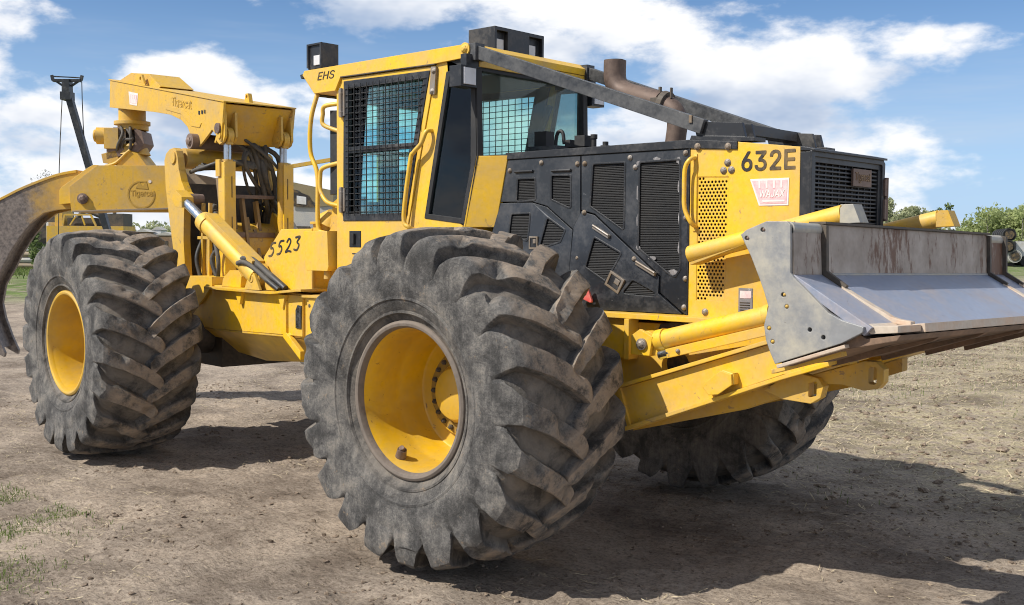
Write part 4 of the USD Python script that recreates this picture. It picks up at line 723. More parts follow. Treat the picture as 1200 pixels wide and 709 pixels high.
# side frames with door and quarter openings
door_out = [(-2.083, 3.142), (-1.045, 3.132), (-1.078, 2.97), (-1.324, 2.02), (-1.33, 1.70), (-2.087, 1.62)]
door_win = [(-2.052, 3.112), (-1.10, 3.10), (-1.352, 2.05), (-2.062, 2.053)]
quarter = [(-.935, 3.07), (-.672, 3.06), (-.655, 2.481), (-.768, 2.03), (-1.152, 2.07)]
side = Polygon([(-2.153, 3.05), (-2.153, 1.30), (-.76, 1.30), (-.78, 2.02), (-.80, 2.10), (-.80, 3.10), (-.92, 3.151), (-1.045, 3.141), (-2.083, 3.15)])
for s in (-1, 1):
    y0, y1 = sorted((s * C, s * (C - .05)))
    sd = obj('cab_side', xz(side.difference(Polygon(door_out)).difference(Polygon(quarter)), y0, y1), Yp, S)
    obj('front_pillar', xz(Polygon([(-.94, 3.15), (-.655, 3.152), (-.636, 2.481), (-.752, 2.005), (-.80, 2.02), (-.70, 2.5), (-.70, 3.06), (-.93, 3.07)]).difference(Polygon(quarter)), y0, y1), 'black_rubber', sd)
    qg = Polygon(quarter); obj('quarter_gasket', xz(qg.buffer(.008).difference(qg.buffer(-.028)), *sorted((s * (C + .004), s * (C - .02)))), 'black_rubber', sd)
    obj('quarter_window', xz(quarter, *sorted((s * (C - .014), s * (C - .020)))), 'tinted_glass', sd)
    dr = obj('cab_door', xz(Polygon(door_out).buffer(-.006).difference(Polygon(door_win)), *sorted((s * (C + .008), s * (C - .03)))), Yp, S)
    dw = Polygon(door_win)
    obj('window_frame', xz(dw.difference(Polygon([(-1.995, 3.06), (-1.165, 3.045), (-1.385, 2.105), (-2.01, 2.105)])), *sorted((s * (C + .014), s * (C - .02)))), 'black_paint', dr)
    obj('window_bar', xz([(-2.0, 2.612), (-1.255, 2.606), (-1.262, 2.566), (-2.0, 2.563)], *sorted((s * (C + .012), s * (C - .015)))), 'black_paint', dr)
    obj('door_window', xz(dw.buffer(-.01), *sorted((s * (C - .021), s * (C - .026)))), 'window_glass', dr)
    gd_ = []
    for i, z_ in enumerate(np.arange(2.118, 3.06, .0467)):
        xr = np.interp(z_, [2.05, 3.10], [-1.352, -1.10]) - .02; gd_.append(bar((-2.03, s * (C + .020), z_), (xr, s * (C + .020), z_), .0052, .0052))
    for x_ in np.arange(-1.985, -1.13, .0715):
        zb = 2.08 if x_ < -1.36 else np.interp(x_, [-1.352, -1.10], [2.05, 3.10]); gd_.append(bar((x_, s * (C + .026), zb + .01), (x_, s * (C + .026), 3.08), .0052, .0052, (1, 0, 0)))
    obj('window_guard', cat_(gd_), 'black_rubber', dr)
    for zz_ in ((3.05, 2.85), (2.30, 2.125)): obj('door_hinge', cat_([bx(-2.105, -2.035, s * C, s * (C + .022), zz_[1], zz_[0]), cyl((-2.07, s * (C + .026), zz_[1] - .01), (-2.07, s * (C + .026), zz_[0] + .01), .014), bolt((-2.07, s * (C + .022), zz_[0] - .03), (0, s, 0), .014), bolt((-2.07, s * (C + .022), zz_[1] + .03), (0, s, 0), .014)]), 'bolt_steel', dr)
    obj('door_hinge', cat_([bar((-1.052, s * (C + .012), 3.12), (-1.068, s * (C + .012), 2.93), .05, .022, (0, 1, 0)), bolt((-1.05, s * (C + .02), 3.09), (0, s, 0), .016), bolt((-1.068, s * (C + .02), 2.95), (0, s, 0), .016)]), 'bolt_steel', dr)
    lt = obj('door_latch', bx(-1.99, -1.857, s * (C + .004), s * (C + .012), 1.853, 1.975), 'black_paint', dr)
    obj('door_handle', bx(-1.955, -1.92, s * (C + .012), s * (C + .03), 1.875, 1.955), 'black_rubber', dr)
    obj('door_grab_bar', tube([(-1.09, s * C, 2.68), (-1.095, s * (C + .05), 2.67), (-1.135, s * (C + .06), 2.59), (-1.215, s * (C + .06), 2.53), (-1.25, s * (C + .06), 2.47), (-1.318, s * (C + .06), 2.08), (-1.275, s * (C + .05), 2.0), (-1.27, s * C, 1.985)], .016, 10), Yp, dr, None, 50)
obj('door_lettering', text_xz('Tigercat', .078, -1.965, -C - .008, 1.730, .003, False, 0, .50), 'decal_black', S)
# front of the cab
wf = Polygon([(-.60, 3.15), (.60, 3.15), (.60, 2.40), (-.60, 2.40)]); wi = Polygon([(-.545, 3.06), (.545, 3.06), (.545, 2.40), (-.545, 2.40)])
obj('windshield_frame', yz(wf.difference(wi), -.705, -.655), 'black_rubber', S)
obj('windshield', yz(wi.buffer(.01), -.690, -.684), 'clear_glass', S)
fp = xy([(-.66, -.601), (-.652, -.604), (-.455, -.496), (-.46, -.46), (-.62, -.46)], 0, 1)
v = np.array(fp.vertices); z_ = v[:, 2]; v[:, 0] += np.where(z_ < .5, -.11, 0); v[:, 2] = np.where(z_ < .5, 2.0, 2.482); fp.vertices = v
obj('cab_front_corner', fp, Yp, S)
obj('cab_front_lower', cat_([bx(-.76, -.70, -.55, .58, 1.4, 2.40)]), Yp, S)
obj('front_visor', bx(-.70, -.645, -.58, .58, 3.085, 3.15), Yw, S)
# rear of the cab
rp = Polygon([(-.58, 1.3), (.58, 1.3), (.58, 3.05), (-.58, 3.05)]); panes = [sbox(-.46, 2.62, -.20, 2.97), sbox(.0, 2.62, .46, 2.97), sbox(-.46, 2.21, -.20, 2.585), sbox(.0, 2.21, .46, 2.585)]
obj('cab_rear', yz(rp.difference(unary_union(panes)), -2.153, -2.11), Yp, S)
obj('rear_lining', yz(rp.difference(unary_union(panes)).buffer(-.01), -2.108, -2.10), 'cab_interior', S)
for q in panes: obj('rear_window', yz(q.buffer(.006), -2.140, -2.134), 'window_glass', S)
obj('rear_window_frame', xz([(-2.255, 2.91), (-2.171, 2.905), (-2.171, 2.262), (-2.255, 2.258)], -.585, -.555), 'black_rubber', S)
# inside the cab
obj('cab_floor', bx(-2.10, -.70, -.54, .54, 1.5, 1.56), 'cab_interior', S); obj('cab_headliner', bx(-2.10, -.71, -.54, .54, 3.10, 3.138), 'cab_interior', S)
seat = obj('driver_seat', cat_([bx(-1.75, -1.2, -.25, .25, 1.85, 2.0), xz([(-1.85, 1.95), (-1.68, 1.95), (-1.75, 2.45), (-1.86, 2.45)], -.22, .22), bx(-1.65, -1.3, -.2, .2, 1.56, 1.85)]), 'cab_interior', S)
obj('headrest', xz([(-1.86, 2.46), (-1.76, 2.46), (-1.78, 2.62), (-1.86, 2.62)], -.12, .12), 'cab_interior', seat)
for s in (-1, 1): obj('armrest', cat_([bx(-1.65, -1.15, s * .33 - .05, s * .33 + .05, 2.12, 2.2), cyl((-1.2, s * .33, 2.2), (-1.17, s * .33, 2.35), .022)]), 'cab_interior', seat)
obj('dash_console', cat_([bx(-.90, -.71, -.30, .30, 1.6, 2.25), tube([(-.95, 0, 2.2), (-1.02, 0, 2.4)], .03, 8)]), 'cab_interior', S)
obj('cab_pillar_lining', cat_([bar((-1.35, .55, 1.9), (-1.02, .55, 3.1), .09, .05, (0, 1, 0)), bar((-1.35, -.54, 1.9), (-1.02, -.54, 3.1), .05, .03, (0, 1, 0)), bar((-1.55, .5, 1.7), (-.95, .52, 2.95), .035, .03, (0, 1, 0))]), 'cab_interior', S)
# roof lights
lb_ = obj('roof_light_bar', cat_([bx(-1.06, -.84, -.265, .265, 3.245, 3.425), bx(-.84, -.80, -.265, .265, 3.40, 3.425), bx(-.84, -.80, -.265, .265, 3.245, 3.262), bx(-.84, -.80, -.265, -.245, 3.262, 3.40), bx(-.84, -.80, .245, .265, 3.262, 3.40), bx(-.84, -.80, -.13, .10, 3.262, 3.40)]), 'black_paint', S)
for y_ in (-.19, .155): obj('roof_lamp_lens', bx(-.839, -.828, y_ - .045, y_ + .045, 3.268, 3.345), 'lens_white', lb_)
rl = obj('rear_roof_light', cat_([bx(-2.53, -2.345, -.60, -.585, 3.43, 3.445), bx(-2.53, -2.345, -.585, -.43, 3.25, 3.445), bx(-2.53, -2.51, -.60, -.585, 3.26, 3.43), bx(-2.365, -2.345, -.60, -.585, 3.26, 3.43)]), 'black_paint', S)
obj('rear_lamp_lens', bx(-2.45, -2.375, -.592, -.584, 3.275, 3.35), 'lens_white', rl)
for s in (-1, 1):
    wl = obj('work_light', cat_([bx(-.735, -.625, s * .625, s * .775, 2.935, 3.075), bx(-.70, -.65, s * .56, s * .70, 3.075, 3.16)]), 'black_paint', S)
    obj('work_light_lens', bx(-.626, -.613, s * .70 - .055, s * .70 + .055, 2.95, 3.06), 'lens_white', wl)
# grab rails behind the door
obj('access_rail', tube([(-2.42, -.58, 3.05), (-2.45, -.62, 2.85), (-2.458, -.62, 2.60), (-2.37, -.62, 2.41), (-2.365, -.62, 2.02), (-2.30, -.61, 1.96), (-2.21, -.60, 1.94)], .018, 10), Yp, S, None, 50)
obj('access_rail', tube([(-2.155, -.58, 2.955), (-2.28, -.62, 2.94), (-2.30, -.62, 2.88), (-2.295, -.62, 2.80), (-2.155, -.58, 2.745)], .017, 10), Yp, S, None, 50)
obj('access_rail', tube([(-2.155, -.58, 2.50), (-2.30, -.62, 2.465), (-2.335, -.62, 2.40), (-2.33, -.62, 2.29), (-2.25, -.62, 2.20), (-2.155, -.58, 2.17)], .017, 10), Yp, S, None, 50)
# small tank and fittings left of the door
tk = obj('side_tank', cat_([xz(Polygon([(-2.475, 1.70), (-2.46, 1.665), (-2.20, 1.665), (-2.185, 1.70), (-2.20, 1.975), (-2.49, 1.975)]), -.66, -.42)]), Yp, S)
obj('tank_drain', cyl((-2.27, -.60, 1.665), (-2.27, -.60, 1.60), .03), Yw, tk)
obj('filler_housing', cat_([cyl((-2.42, -.5, 1.975), (-2.42, -.5, 2.03), .10), cyl((-2.42, -.5, 2.03), (-2.42, -.5, 2.05), .125), cyl((-2.37, -.48, 2.05), (-2.33, -.48, 2.12), .13, .06), xz([(-2.30, 1.975), (-2.155, 1.975), (-2.155, 2.25), (-2.25, 2.20)], -.56, -.30)]), Yw, tk, None, 40)
# joint block between the two halves
jb = obj('joint_block', cat_([xz([(-2.27, .92), (-2.10, .88), (-1.9, .95), (-1.9, 1.46), (-2.27, 1.46)], -.80, .5)]), Yp, S)
obj('joint_door', xz([(-2.235, 1.30), (-2.06, 1.30), (-2.04, 1.46), (-2.235, 1.46)], -.812, -.80), Yp, jb)
obj('joint_top_plate', bx(-2.30, -1.5, -.83, .5, 1.462, 1.478), Yw, jb)
for z_ in (1.40, 1.02, .955): obj('joint_bolt', bolt((-2.225, -.80, z_), (0, -1, 0), .02), 'dark_steel', jb)

# ---- rear half
def robj(name, m, mt, parent=None, label=None, smooth=False): return obj(name, RT(m), mt, parent or S, label, smooth)
robj('rear_axle', cat_([cyl((-4.4946, -1.4, 1), (-4.4946, 1.4, 1), .17), bx(-4.8, -4.2, -.5, .5, .72, 1.28)]), 'dark_steel')
rfm = xz([(-5.3, 1.08), (-2.85, 1.10), (-2.2, 1.10), (-2.2, 1.46), (-5.0, 1.50), (-5.4, 1.4)], -.60, .60)
low = xz([(-5.3, .95), (-4.10, .84), (-3.79, .80), (-2.58, .89), (-2.2, .95), (-2.2, 1.095), (-2.85, 1.095), (-5.3, 1.075)], -.60, .60); lv = np.array(low.vertices); lv[:, 1] *= np.interp(lv[:, 2], [.80, 1.08], [.45, 1.0]); low.vertices = lv
rf = robj('rear_frame', cat_([rfm, low]), Yp)
robj('frame_upper_plate', xz([(-4.13, 1.09), (-2.85, 1.12), (-2.60, 1.12), (-2.60, 1.452), (-4.14, 1.452)], -.625, -.601), Yp, rf)
robj('frame_top_flange', xz([(-4.15, 1.455), (-2.985, 1.452), (-2.56, 1.490), (-2.50, 1.490), (-2.50, 1.51), (-2.57, 1.51), (-2.985, 1.472), (-4.15, 1.477)], -.70, -.40), Yw, rf)
robj('frame_bend_line', bar((-4.1, -.615, 1.082), (-2.86, -.615, 1.108), .03, .014), Yw, rf)

for x_ in (-3.58, -2.86): robj('frame_gusset', xz([(x_ - .07, 1.452), (x_ + .05, 1.452), (x_ + .015, 1.34), (x_ - .012, 1.34)], -.66, -.626), Yp, rf)
robj('frame_bracket', xz([(-2.86, 1.44), (-2.82, 1.40), (-2.82, 1.14), (-2.60, 1.0), (-2.60, .93), (-2.87, 1.10)], -.645, -.604), Yp, rf)
mk = robj('side_marker', xz(Polygon([(-2.69, 1.185), (-2.61, 1.185), (-2.605, 1.37), (-2.66, 1.375), (-2.69, 1.33)]), -.634, -.626), 'brace_steel', rf)
robj('marker_glass', xz(Polygon([(-2.677, 1.20), (-2.622, 1.20), (-2.617, 1.355), (-2.655, 1.36), (-2.677, 1.325)]), -.638, -.634), 'chrome', mk)
robj('rear_deck_plate', xz([(-4.75, 1.30), (-4.40, 1.30), (-4.15, 1.48), (-4.15, 1.56), (-4.62, 1.56)], -.62, .62), Yp)
robj('deck_block', cat_([xz([(-4.0, 1.478), (-3.66, 1.478), (-3.64, 1.58), (-3.70, 1.63), (-3.85, 1.63), (-3.98, 1.55)], -.60, -.42)]), Yp)
robj('deck_block', xz([(-3.42, 1.478), (-3.02, 1.478), (-3.25, 1.70), (-3.36, 1.70), (-3.44, 1.6)], -.62, -.58), Yp)
# tank with a hand-painted number
tb = robj('oil_tank', xz([(-3.40, 1.478), (-2.55, 1.478), (-2.535, 1.995), (-3.03, 1.995), (-3.31, 1.76)], -.56, .45), Yp)
from shapely.geometry import LineString
STROKES = {'5': [[(.85, 1.0), (.35, .93), (.18, .58), (.50, .60), (.66, .36), (.42, .06), (.02, .0)]], '2': [[(.10, .74), (.36, .98), (.66, .82), (.45, .42), (.02, .02), (.40, .10), (.82, .06)]], '3': [[(.10, .92), (.72, .98), (.36, .60), (.68, .40), (.44, .04), (.0, .06)]]}
gl = []
for k_, ch in enumerate('5523'):
    for st_ in STROKES[ch]:
        pts_ = smooth_path(np.array([(a_ + .22 * b_, b_, 0) for a_, b_ in st_]), 5)[:, :2] * [.105, .115] + [-3.235 + .135 * k_, 1.765 + .018 * k_]; gl.append(LineString(pts_).buffer(.0085))
num = cat_([xz(q_, -.563, -.559) for q_ in gl])
robj('painted_number', num, 'decal_black', tb)
robj('tank_edge', xz([(-2.555, 1.49), (-2.535, 1.49), (-2.525, 2.0), (-2.545, 2.0)], -.572, -.55), Yw, tb)
# lift arch: two bowed legs joined by a cross tube
leg = Polygon([(-5.30, 2.68), (-5.26, 2.745), (-5.18, 2.785), (-5.09, 2.795), (-5.04, 2.765), (-5.01, 2.70), (-4.985, 2.58), (-4.93, 2.46), (-4.85, 2.36), (-4.72, 2.30), (-4.72, 2.26), (-4.88, 2.20), (-4.90, 1.90), (-4.86, 1.50), (-4.78, 1.30), (-5.00, 1.30), (-5.10, 1.72), (-5.19, 2.05), (-5.275, 2.40)])
for s in (-1, 1):
    lg = robj('arch_leg', xz(leg, *sorted((s * .53, s * .46))), Yw)
    robj('leg_pin', cat_([cyl((-4.76, s * .57, 2.29), (-4.76, s * .40, 2.29), .05), bolt((-4.76, s * .57, 2.29), (0, s, 0), .035, .03)]), 'exhaust_steel', lg)
    robj('leg_cap', xz(Point(-5.1, 2.70).buffer(.06), *sorted((s * .545, s * .53))), Yw, lg)
    # tilt cylinders leaning forward along the outside
    a, b = np.array([-4.75, s * .62, 2.30]), np.array([-3.22, s * .62, 1.545]); d = b - a
    if s > 0: continue
    tc_ = robj('tilt_cylinder', cat_([cyl(a + d * .33, a + d * .93, .082, n=28), cyl(a + d * .30, a + d * .36, .092, n=28), cyl(a + d * .88, a + d * .95, .09, n=28)]), Yp, None, None, 40)
    robj('tilt_rod', cyl(a + d * .06, a + d * .33, .045), 'chrome', tc_, None, 40)
    robj('rod_clevis', cat_([xz(Polygon([(-4.83, 2.29), (-4.76, 2.37), (-4.62, 2.30), (-4.62, 2.20), (-4.76, 2.21)]), s * .62 - .06, s * .62 + .06)]), Yw, tc_)
    robj('cylinder_cover', cat_([bar(a + d * .345 + [.06, 0, .085], a + d * .90 + [.06, 0, .085], .12, .04)]), Yw, tc_)
    robj('cylinder_knuckle', cat_([xz(Point(-3.30, 1.575).buffer(.085), s * .62 - .045, s * .62 + .045), cyl((-3.30, s * .70, 1.575), (-3.30, s * .54, 1.575), .035), xz([(-3.42, 1.478), (-3.16, 1.478), (-3.25, 1.62), (-3.33, 1.62)], s * .62 - .075, s * .62 - .05), xz([(-3.42, 1.478), (-3.16, 1.478), (-3.25, 1.62), (-3.33, 1.62)], s * .62 + .05, s * .62 + .075)]), Yp, tc_)
robj('arch_cross_tube', cyl((-5.12, -.42, 2.70), (-5.12, .42, 2.70), .10, n=28), Yw, None, None, 40)
robj('hydraulic_pipe', tube([(-3.55, -.66, 1.72), (-3.45, -.66, 1.745), (-3.35, -.64, 1.72), (-3.1, -.62, 1.60), (-2.9, -.60, 1.50)], .028, 10), 'hose_rubber', None, None, 50)
robj('hydraulic_pipe', tube([(-3.52, -.70, 1.70), (-3.42, -.70, 1.71), (-3.30, -.68, 1.67), (-3.08, -.66, 1.56), (-2.92, -.65, 1.49)], .022, 10), 'hose_rubber', None, None, 50)
# boom cylinders with channel guards
for s in (-1, 1):
    g = robj('cylinder_guard', cat_([xz([(-4.50, 1.50), (-4.362, 1.50), (-4.362, 2.63), (-4.50, 2.64)], *sorted((s * .367, s * .345))), yz([(min(s * .367, s * .26), 1.50), (max(s * .367, s * .26), 1.50), (max(s * .367, s * .26), 2.64), (min(s * .367, s * .26), 2.64)], -4.38, -4.36)]), Yp)
    robj('guard_slot', bx(-4.3595, -4.357, s * .30 - .004, s * .30 + .004, 2.30, 2.5), 'decal_black', g); robj('guard_slot', bx(-4.3595, -4.357, s * .30 - .004, s * .30 + .004, 1.9, 2.12), 'decal_black', g)
    robj('guard_clip', cat_([bx(-4.52, -4.44, s * .372 - .012, s * .372 + .012, 2.50, 2.66)]), Yw, g)
    robj('boom_cylinder', cat_([cyl((-4.44, s * .30, 1.5), (-4.44, s * .30, 2.60), .06), cyl((-4.44, s * .30, 2.60), (-4.44, s * .30, 2.66), .05)]), Yw, None, None, 40)
    robj('boom_rod', cyl((-4.44, s * .30, 2.6), (-4.44, s * .30, 2.86), .036), 'chrome', None, None, 40)
    ct = robj('rod_top_eye', cat_([xz(Point(-4.44, 2.88).buffer(.085).union(sbox(-4.50, 2.80, -4.38, 2.85)), s * .30 - .03, s * .30 + .03), cyl((-4.44, s * .39, 2.88), (-4.44, s * .22, 2.88), .03)]), Yw)
    for o in (-.055, .055): robj('boom_lug', xz(Polygon([(-4.55, 3.10), (-4.37, 3.10), (-4.36, 2.87), (-4.40, 2.82), (-4.47, 2.80), (-4.53, 2.84)]), s * .30 + o - .012, s * .30 + o + .012), Yw, ct)
# boom
def taper(m, tail=.20, front=.38):
    v = np.array(m.vertices); k = np.interp(v[:, 0], [-7.39, -4.36], [tail / front, 1.0]); v[:, 1] *= k; m = m.copy(); m.vertices = v; return m
side_b = [(-7.39, 3.715), (-4.36, 3.185), (-4.37, 3.0), (-4.47, 2.86), (-4.62, 2.95), (-4.72, 2.90), (-4.85, 2.84), (-4.95, 2.80), (-5.05, 2.80), (-5.10, 2.90), (-5.20, 3.02), (-5.35, 3.10), (-5.62, 3.175), (-6.05, 3.24), (-7.41, 3.41)]
bm = robj('boom', taper(cat_([xz(side_b, -.38, -.355), xz(side_b, .355, .38), xz([(-7.39, 3.70), (-4.38, 3.175), (-4.38, 3.155), (-7.39, 3.68)], -.355, .355), xz([(-7.39, 3.70), (-7.41, 3.41), (-7.39, 3.41), (-7.37, 3.70)], -.355, .355), xz([(-7.39, 3.43), (-6.05, 3.26), (-5.62, 3.195), (-5.35, 3.12), (-5.22, 3.03), (-5.2, 3.05), (-5.35, 3.14), (-5.62, 3.215), (-7.39, 3.45)], -.355, .355)])), Yw)
robj('boom_top_plate', taper(xz([(-7.42, 3.722), (-4.34, 3.184), (-4.34, 3.196), (-7.42, 3.735)], -.39, .39)), Yw, bm)
robj('boom_front_plate', cat_([xz([(-4.385, 3.18), (-4.60, 2.83), (-4.58, 2.82), (-4.365, 3.17)], -.352, .352)]), Yw, bm)
robj('boom_end_plate', taper(cat_([xz([(-4.36, 3.19), (-4.345, 3.19), (-4.41, 2.83), (-4.46, 2.84)], s * .372 - .012, s * .372 + .012) for s in (-1, 1)])), Yw, bm)
robj('boom_top_cap', taper(cat_([xz([(-7.26, 3.708), (-6.92, 3.755), (-6.42, 3.69), (-6.10, 3.52), (-6.2, 3.50)], -.26, .26)])), Yw, bm)
robj('lifting_eye', cat_([xz(Polygon([(-6.55, 3.60), (-6.52, 3.68), (-6.46, 3.68), (-6.40, 3.58)]).difference(Point(-6.49, 3.64).buffer(.02)), -.24, -.215)]), Yw, bm)
robj('lifting_eye', xz(Polygon([(-4.62, 3.24), (-4.60, 3.32), (-4.55, 3.32), (-4.52, 3.22)]).difference(Point(-4.575, 3.29).buffer(.016)), -.02, .02), Yw, bm)
robj('boom_stiffener', taper(xz([(-5.75, 3.24), (-5.35, 3.16), (-5.1, 3.02), (-4.90, 2.99), (-4.86, 3.03), (-5.05, 3.07), (-5.3, 3.21), (-5.75, 3.27)], -.386, -.381)), Yw, bm)
robj('boom_pin', cat_([cyl((-4.98, -.42, 2.86), (-4.98, .42, 2.86), .075), bolt((-4.98, -.42, 2.86), (0, -1, 0), .04, .03), cyl((-4.46, -.40, 2.95), (-4.46, -.375, 2.95), .05)]), 'exhaust_steel', bm, None, 40)
tt = text_xz('Tigercat', .085, -5.60, 0, 3.272, .003, True, 0, .50, -.165); v = np.array(tt.vertices); v[:, 1] -= .38 * np.interp(v[:, 0], [-7.39, -4.36], [.20 / .38, 1.0]) + .002; tt.vertices = v
robj('boom_lettering', tt, 'decal_faded', bm)
def on_boom(poly, a, b):
    m = xz(poly, a, b); v = np.array(m.vertices); v[:, 1] -= .38 * np.interp(v[:, 0], [-7.39, -4.36], [.20 / .38, 1.0]); m.vertices = v; return m
stb = robj('boom_sticker', on_boom([(-6.80, 3.53), (-6.52, 3.48), (-6.555, 3.35), (-6.77, 3.385)], -.004, -.001), 'decal_white', bm); robj('sticker_panel', on_boom(Polygon([(-6.80, 3.53), (-6.52, 3.48), (-6.555, 3.35), (-6.77, 3.385)]).buffer(-.02), -.006, -.004), 'decal_pink', stb)
for x_ in (-6.745, -6.69, -6.635, -6.58): robj('sticker_bar', on_boom([(x_, 3.50 - (x_ + 6.8) * .17), (x_ + .015, 3.50 - (x_ + 6.8) * .17), (x_ + .015, 3.46 - (x_ + 6.8) * .17), (x_, 3.46 - (x_ + 6.8) * .17)], -.008, -.006), 'decal_white', stb)
robj('small_decal', cat_([on_boom([(x_, 3.155), (x_ + .035, 3.15), (x_ + .035, 3.115), (x_, 3.12)], -.004, -.001) for x_ in (-4.93, -4.86, -4.80)]), 'decal_black', bm)
# hoses and winch behind the guards
wn = robj('winch', cat_([cyl((-4.75, -.30, 1.85), (-4.75, .30, 1.85), .22), xz(Polygon([(-5.0, 1.5), (-4.5, 1.5), (-4.52, 2.1), (-4.7, 2.2), (-4.95, 2.1)]), -.33, -.30), xz(Polygon([(-5.0, 1.5), (-4.5, 1.5), (-4.52, 2.1), (-4.7, 2.2), (-4.95, 2.1)]), .30, .33)]), Yw, None, None, 40)
for y_, x_, h_ in ((-.23, -4.56, 2.5), (-.16, -4.50, 2.2), (-.10, -4.58, 2.52), (-.02, -4.50, 2.3), (.05, -4.54, 2.12), (.11, -4.50, 2.0), (.16, -4.55, 2.28)): robj('fairlead_plate', bar((x_, y_, 1.5), (x_ - .10, y_ - .05, h_), .06, .03, (0, 1, 0)), 'yellow_dull', wn)
rr_ = np.random.default_rng(5)
for k in range(11):
    q = rr_.uniform(-.09, .09, 9); f = rr_.uniform(0, 1); g_ = rr_.uniform(0, 1)
    robj('hydraulic_hose', tube([(-4.88 + q[0], -.16 + .26 * f, 2.98), (-4.66 + q[1], -.18 + .36 * f, 2.86 + q[2] * .5), (-4.56 + q[3] * .5, -.12 + .46 * g_, 2.64 + q[4]), (-4.64 + q[5], .02 + .36 * g_, 2.40 + q[6]), (-4.76 + q[7], .16 + .24 * f, 2.12), (-4.80, .16 + .2 * g_, 1.75)], rr_.choice([.016, .02, .026]), 8), 'hose_rubber', None, None, 50)
for k in range(5): robj('hydraulic_hose', tube([(-5.0, -.40 + .03 * k, 2.56 + .02 * k), (-4.80, -.36 + .05 * k, 2.60), (-4.62, -.20 + .06 * k, 2.66), (-4.58, .05 + .05 * k, 2.60)], .02, 8), 'hose_rubber', None, None, 50)
for k, (x_, y_, q_) in enumerate(((-4.28, -.50, .10), (-4.36, -.44, -.06), (-4.60, -.36, .05), (-4.66, -.46, -.03))): robj('hydraulic_hose', tube([(x_, y_, 1.50), (x_ - .04 + q_, y_ - .02, 1.72), (x_ - .10 - q_, y_ + .05, 1.95 + q_), (-4.62, -.34, 2.12 + .04 * k)], .021, 8), 'hose_rubber', None, None, 50)
for x_ in (-4.72, -4.58): robj('guard_post', bar((x_, -.42, 1.50), (x_ + .02, -.42, 2.25), .03, .03, (0, 1, 0)), Yw)
robj('guard_rung', bar((-4.80, -.42, 1.92), (-4.52, -.42, 1.92), .03, .03), Yw)
robj('arch_back_plate', bx(-5.06, -5.02, -.40, .40, 1.45, 2.45), 'dark_steel')
for z_, w_ in ((1.95, .05), (2.32, .035)): robj('fairlead_bar', bar((-4.56, -.26, z_), (-4.56, .26, z_), w_, w_), 'exhaust_steel', wn)
# ---- grapple: hangs below the boom end, turned square to the machine's corner
GA = 0.7404; GO = RTp((-7.12, 0, 0.0))
def gobj(name, m, mt, parent=None, label=None, smooth=False):
    c, s_ = math.cos(GA), math.sin(GA); v = np.array(m.vertices); v = np.stack([GO[0] + c * v[:, 0] - s_ * v[:, 1], GO[1] + s_ * v[:, 0] + c * v[:, 1], v[:, 2]], 1); m = m.copy(); m.vertices = v
    return obj(name, m, mt, parent or S, label, smooth)
rt = gobj('rotator', cat_([cyl((-.06, 0, 3.42), (-.06, 0, 3.24), .15, n=28), cyl((-.06, 0, 3.24), (-.06, 0, 3.20), .20, n=28), cyl((-.05, 0, 3.20), (-.05, 0, 3.14), .17, n=28), cyl((-.05, 0, 2.98), (-.05, 0, 2.86), .14, .19, n=28)]), Yw, None, None, 40)
gobj('rotator_motor', cat_([cyl((-.20, -.06, 3.07), (-.43, -.10, 3.07), .095, n=24), cyl((-.43, -.10, 3.07), (-.45, -.10, 3.07), .07, n=24), bx(-.32, -.16, -.18, .1, 2.92, 3.15)]), Yw, rt, None, 40)
gobj('rotator_clevis', cat_([xz(Polygon([(-.22, 3.16), (-.14, 3.16), (-.16, 2.98), (-.05, 2.86), (-.30, 2.80), (-.30, 2.95)]), -.16, -.10), xz(Polygon([(.02, 3.15), (.10, 3.12), (.13, 2.98), (.06, 2.88), (-.04, 2.90), (.03, 3.0)]), -.17, .17)]), 'exhaust_steel', rt)
gobj('swivel_core', cyl((-.06, 0, 3.15), (-.06, 0, 2.90), .07), 'dark_steel', rt)
for k, q_ in enumerate((0.0, .05, -.03)): gobj('swivel_hose', tube([(-.14 + .05 * k, -.14, 3.17), (-.10 + .06 * k + q_, -.21, 3.08 - q_), (-.16 + .07 * k, -.19, 2.96 + q_), (-.20 + .04 * k, -.12, 2.86)], .017, 8), 'hose_rubber', rt, None, 50)
gobj('rotator_bracket', cat_([xz(Polygon([(-.34, 2.76), (-.20, 2.74), (-.16, 2.80), (-.20, 2.90), (-.36, 2.86)]), -.16, .12), tube([(-.30, -.2, 2.72), (-.18, -.2, 2.76), (-.06, -.2, 2.87), (-.02, -.2, 2.90)], .018, 8)]), Yw, rt)
gobj('grapple_crown', xz([(-.20, 2.70), (-.04, 2.89), (.06, 2.87), (.19, 2.70)], -.20, .20), Yw)
gfm = gobj('grapple_frame', cat_([xz([(-.434, 2.655), (-.345, 2.722), (.55, 2.725), (.62, 2.25), (.40, 2.245), (-.643, 2.20), (-.657, 2.35), (-.66, 2.484)], -.32, .32)]), Yw)
gobj('frame_bevel', cat_([xz([(-.665, 2.484), (-.437, 2.658), (-.349, 2.726), (-.40, 2.728), (-.47, 2.69), (-.76, 2.475), (-.785, 2.44), (-.785, 2.285), (-.65, 2.30)], -.30, .30)]), Yp, gfm)
gobj('frame_pin', cat_([cyl((-.51, -.325, 2.35), (-.51, -.345, 2.35), .060), bolt((-.51, -.345, 2.35), (0, -1, 0), .04, .03)]), 'exhaust_steel', gfm)
gobj('frame_bottom_edge', xz([(-.63, 2.215), (.62, 2.262), (.62, 2.245), (-.63, 2.198)], -.335, -.321), 'tong_steel', gfm)
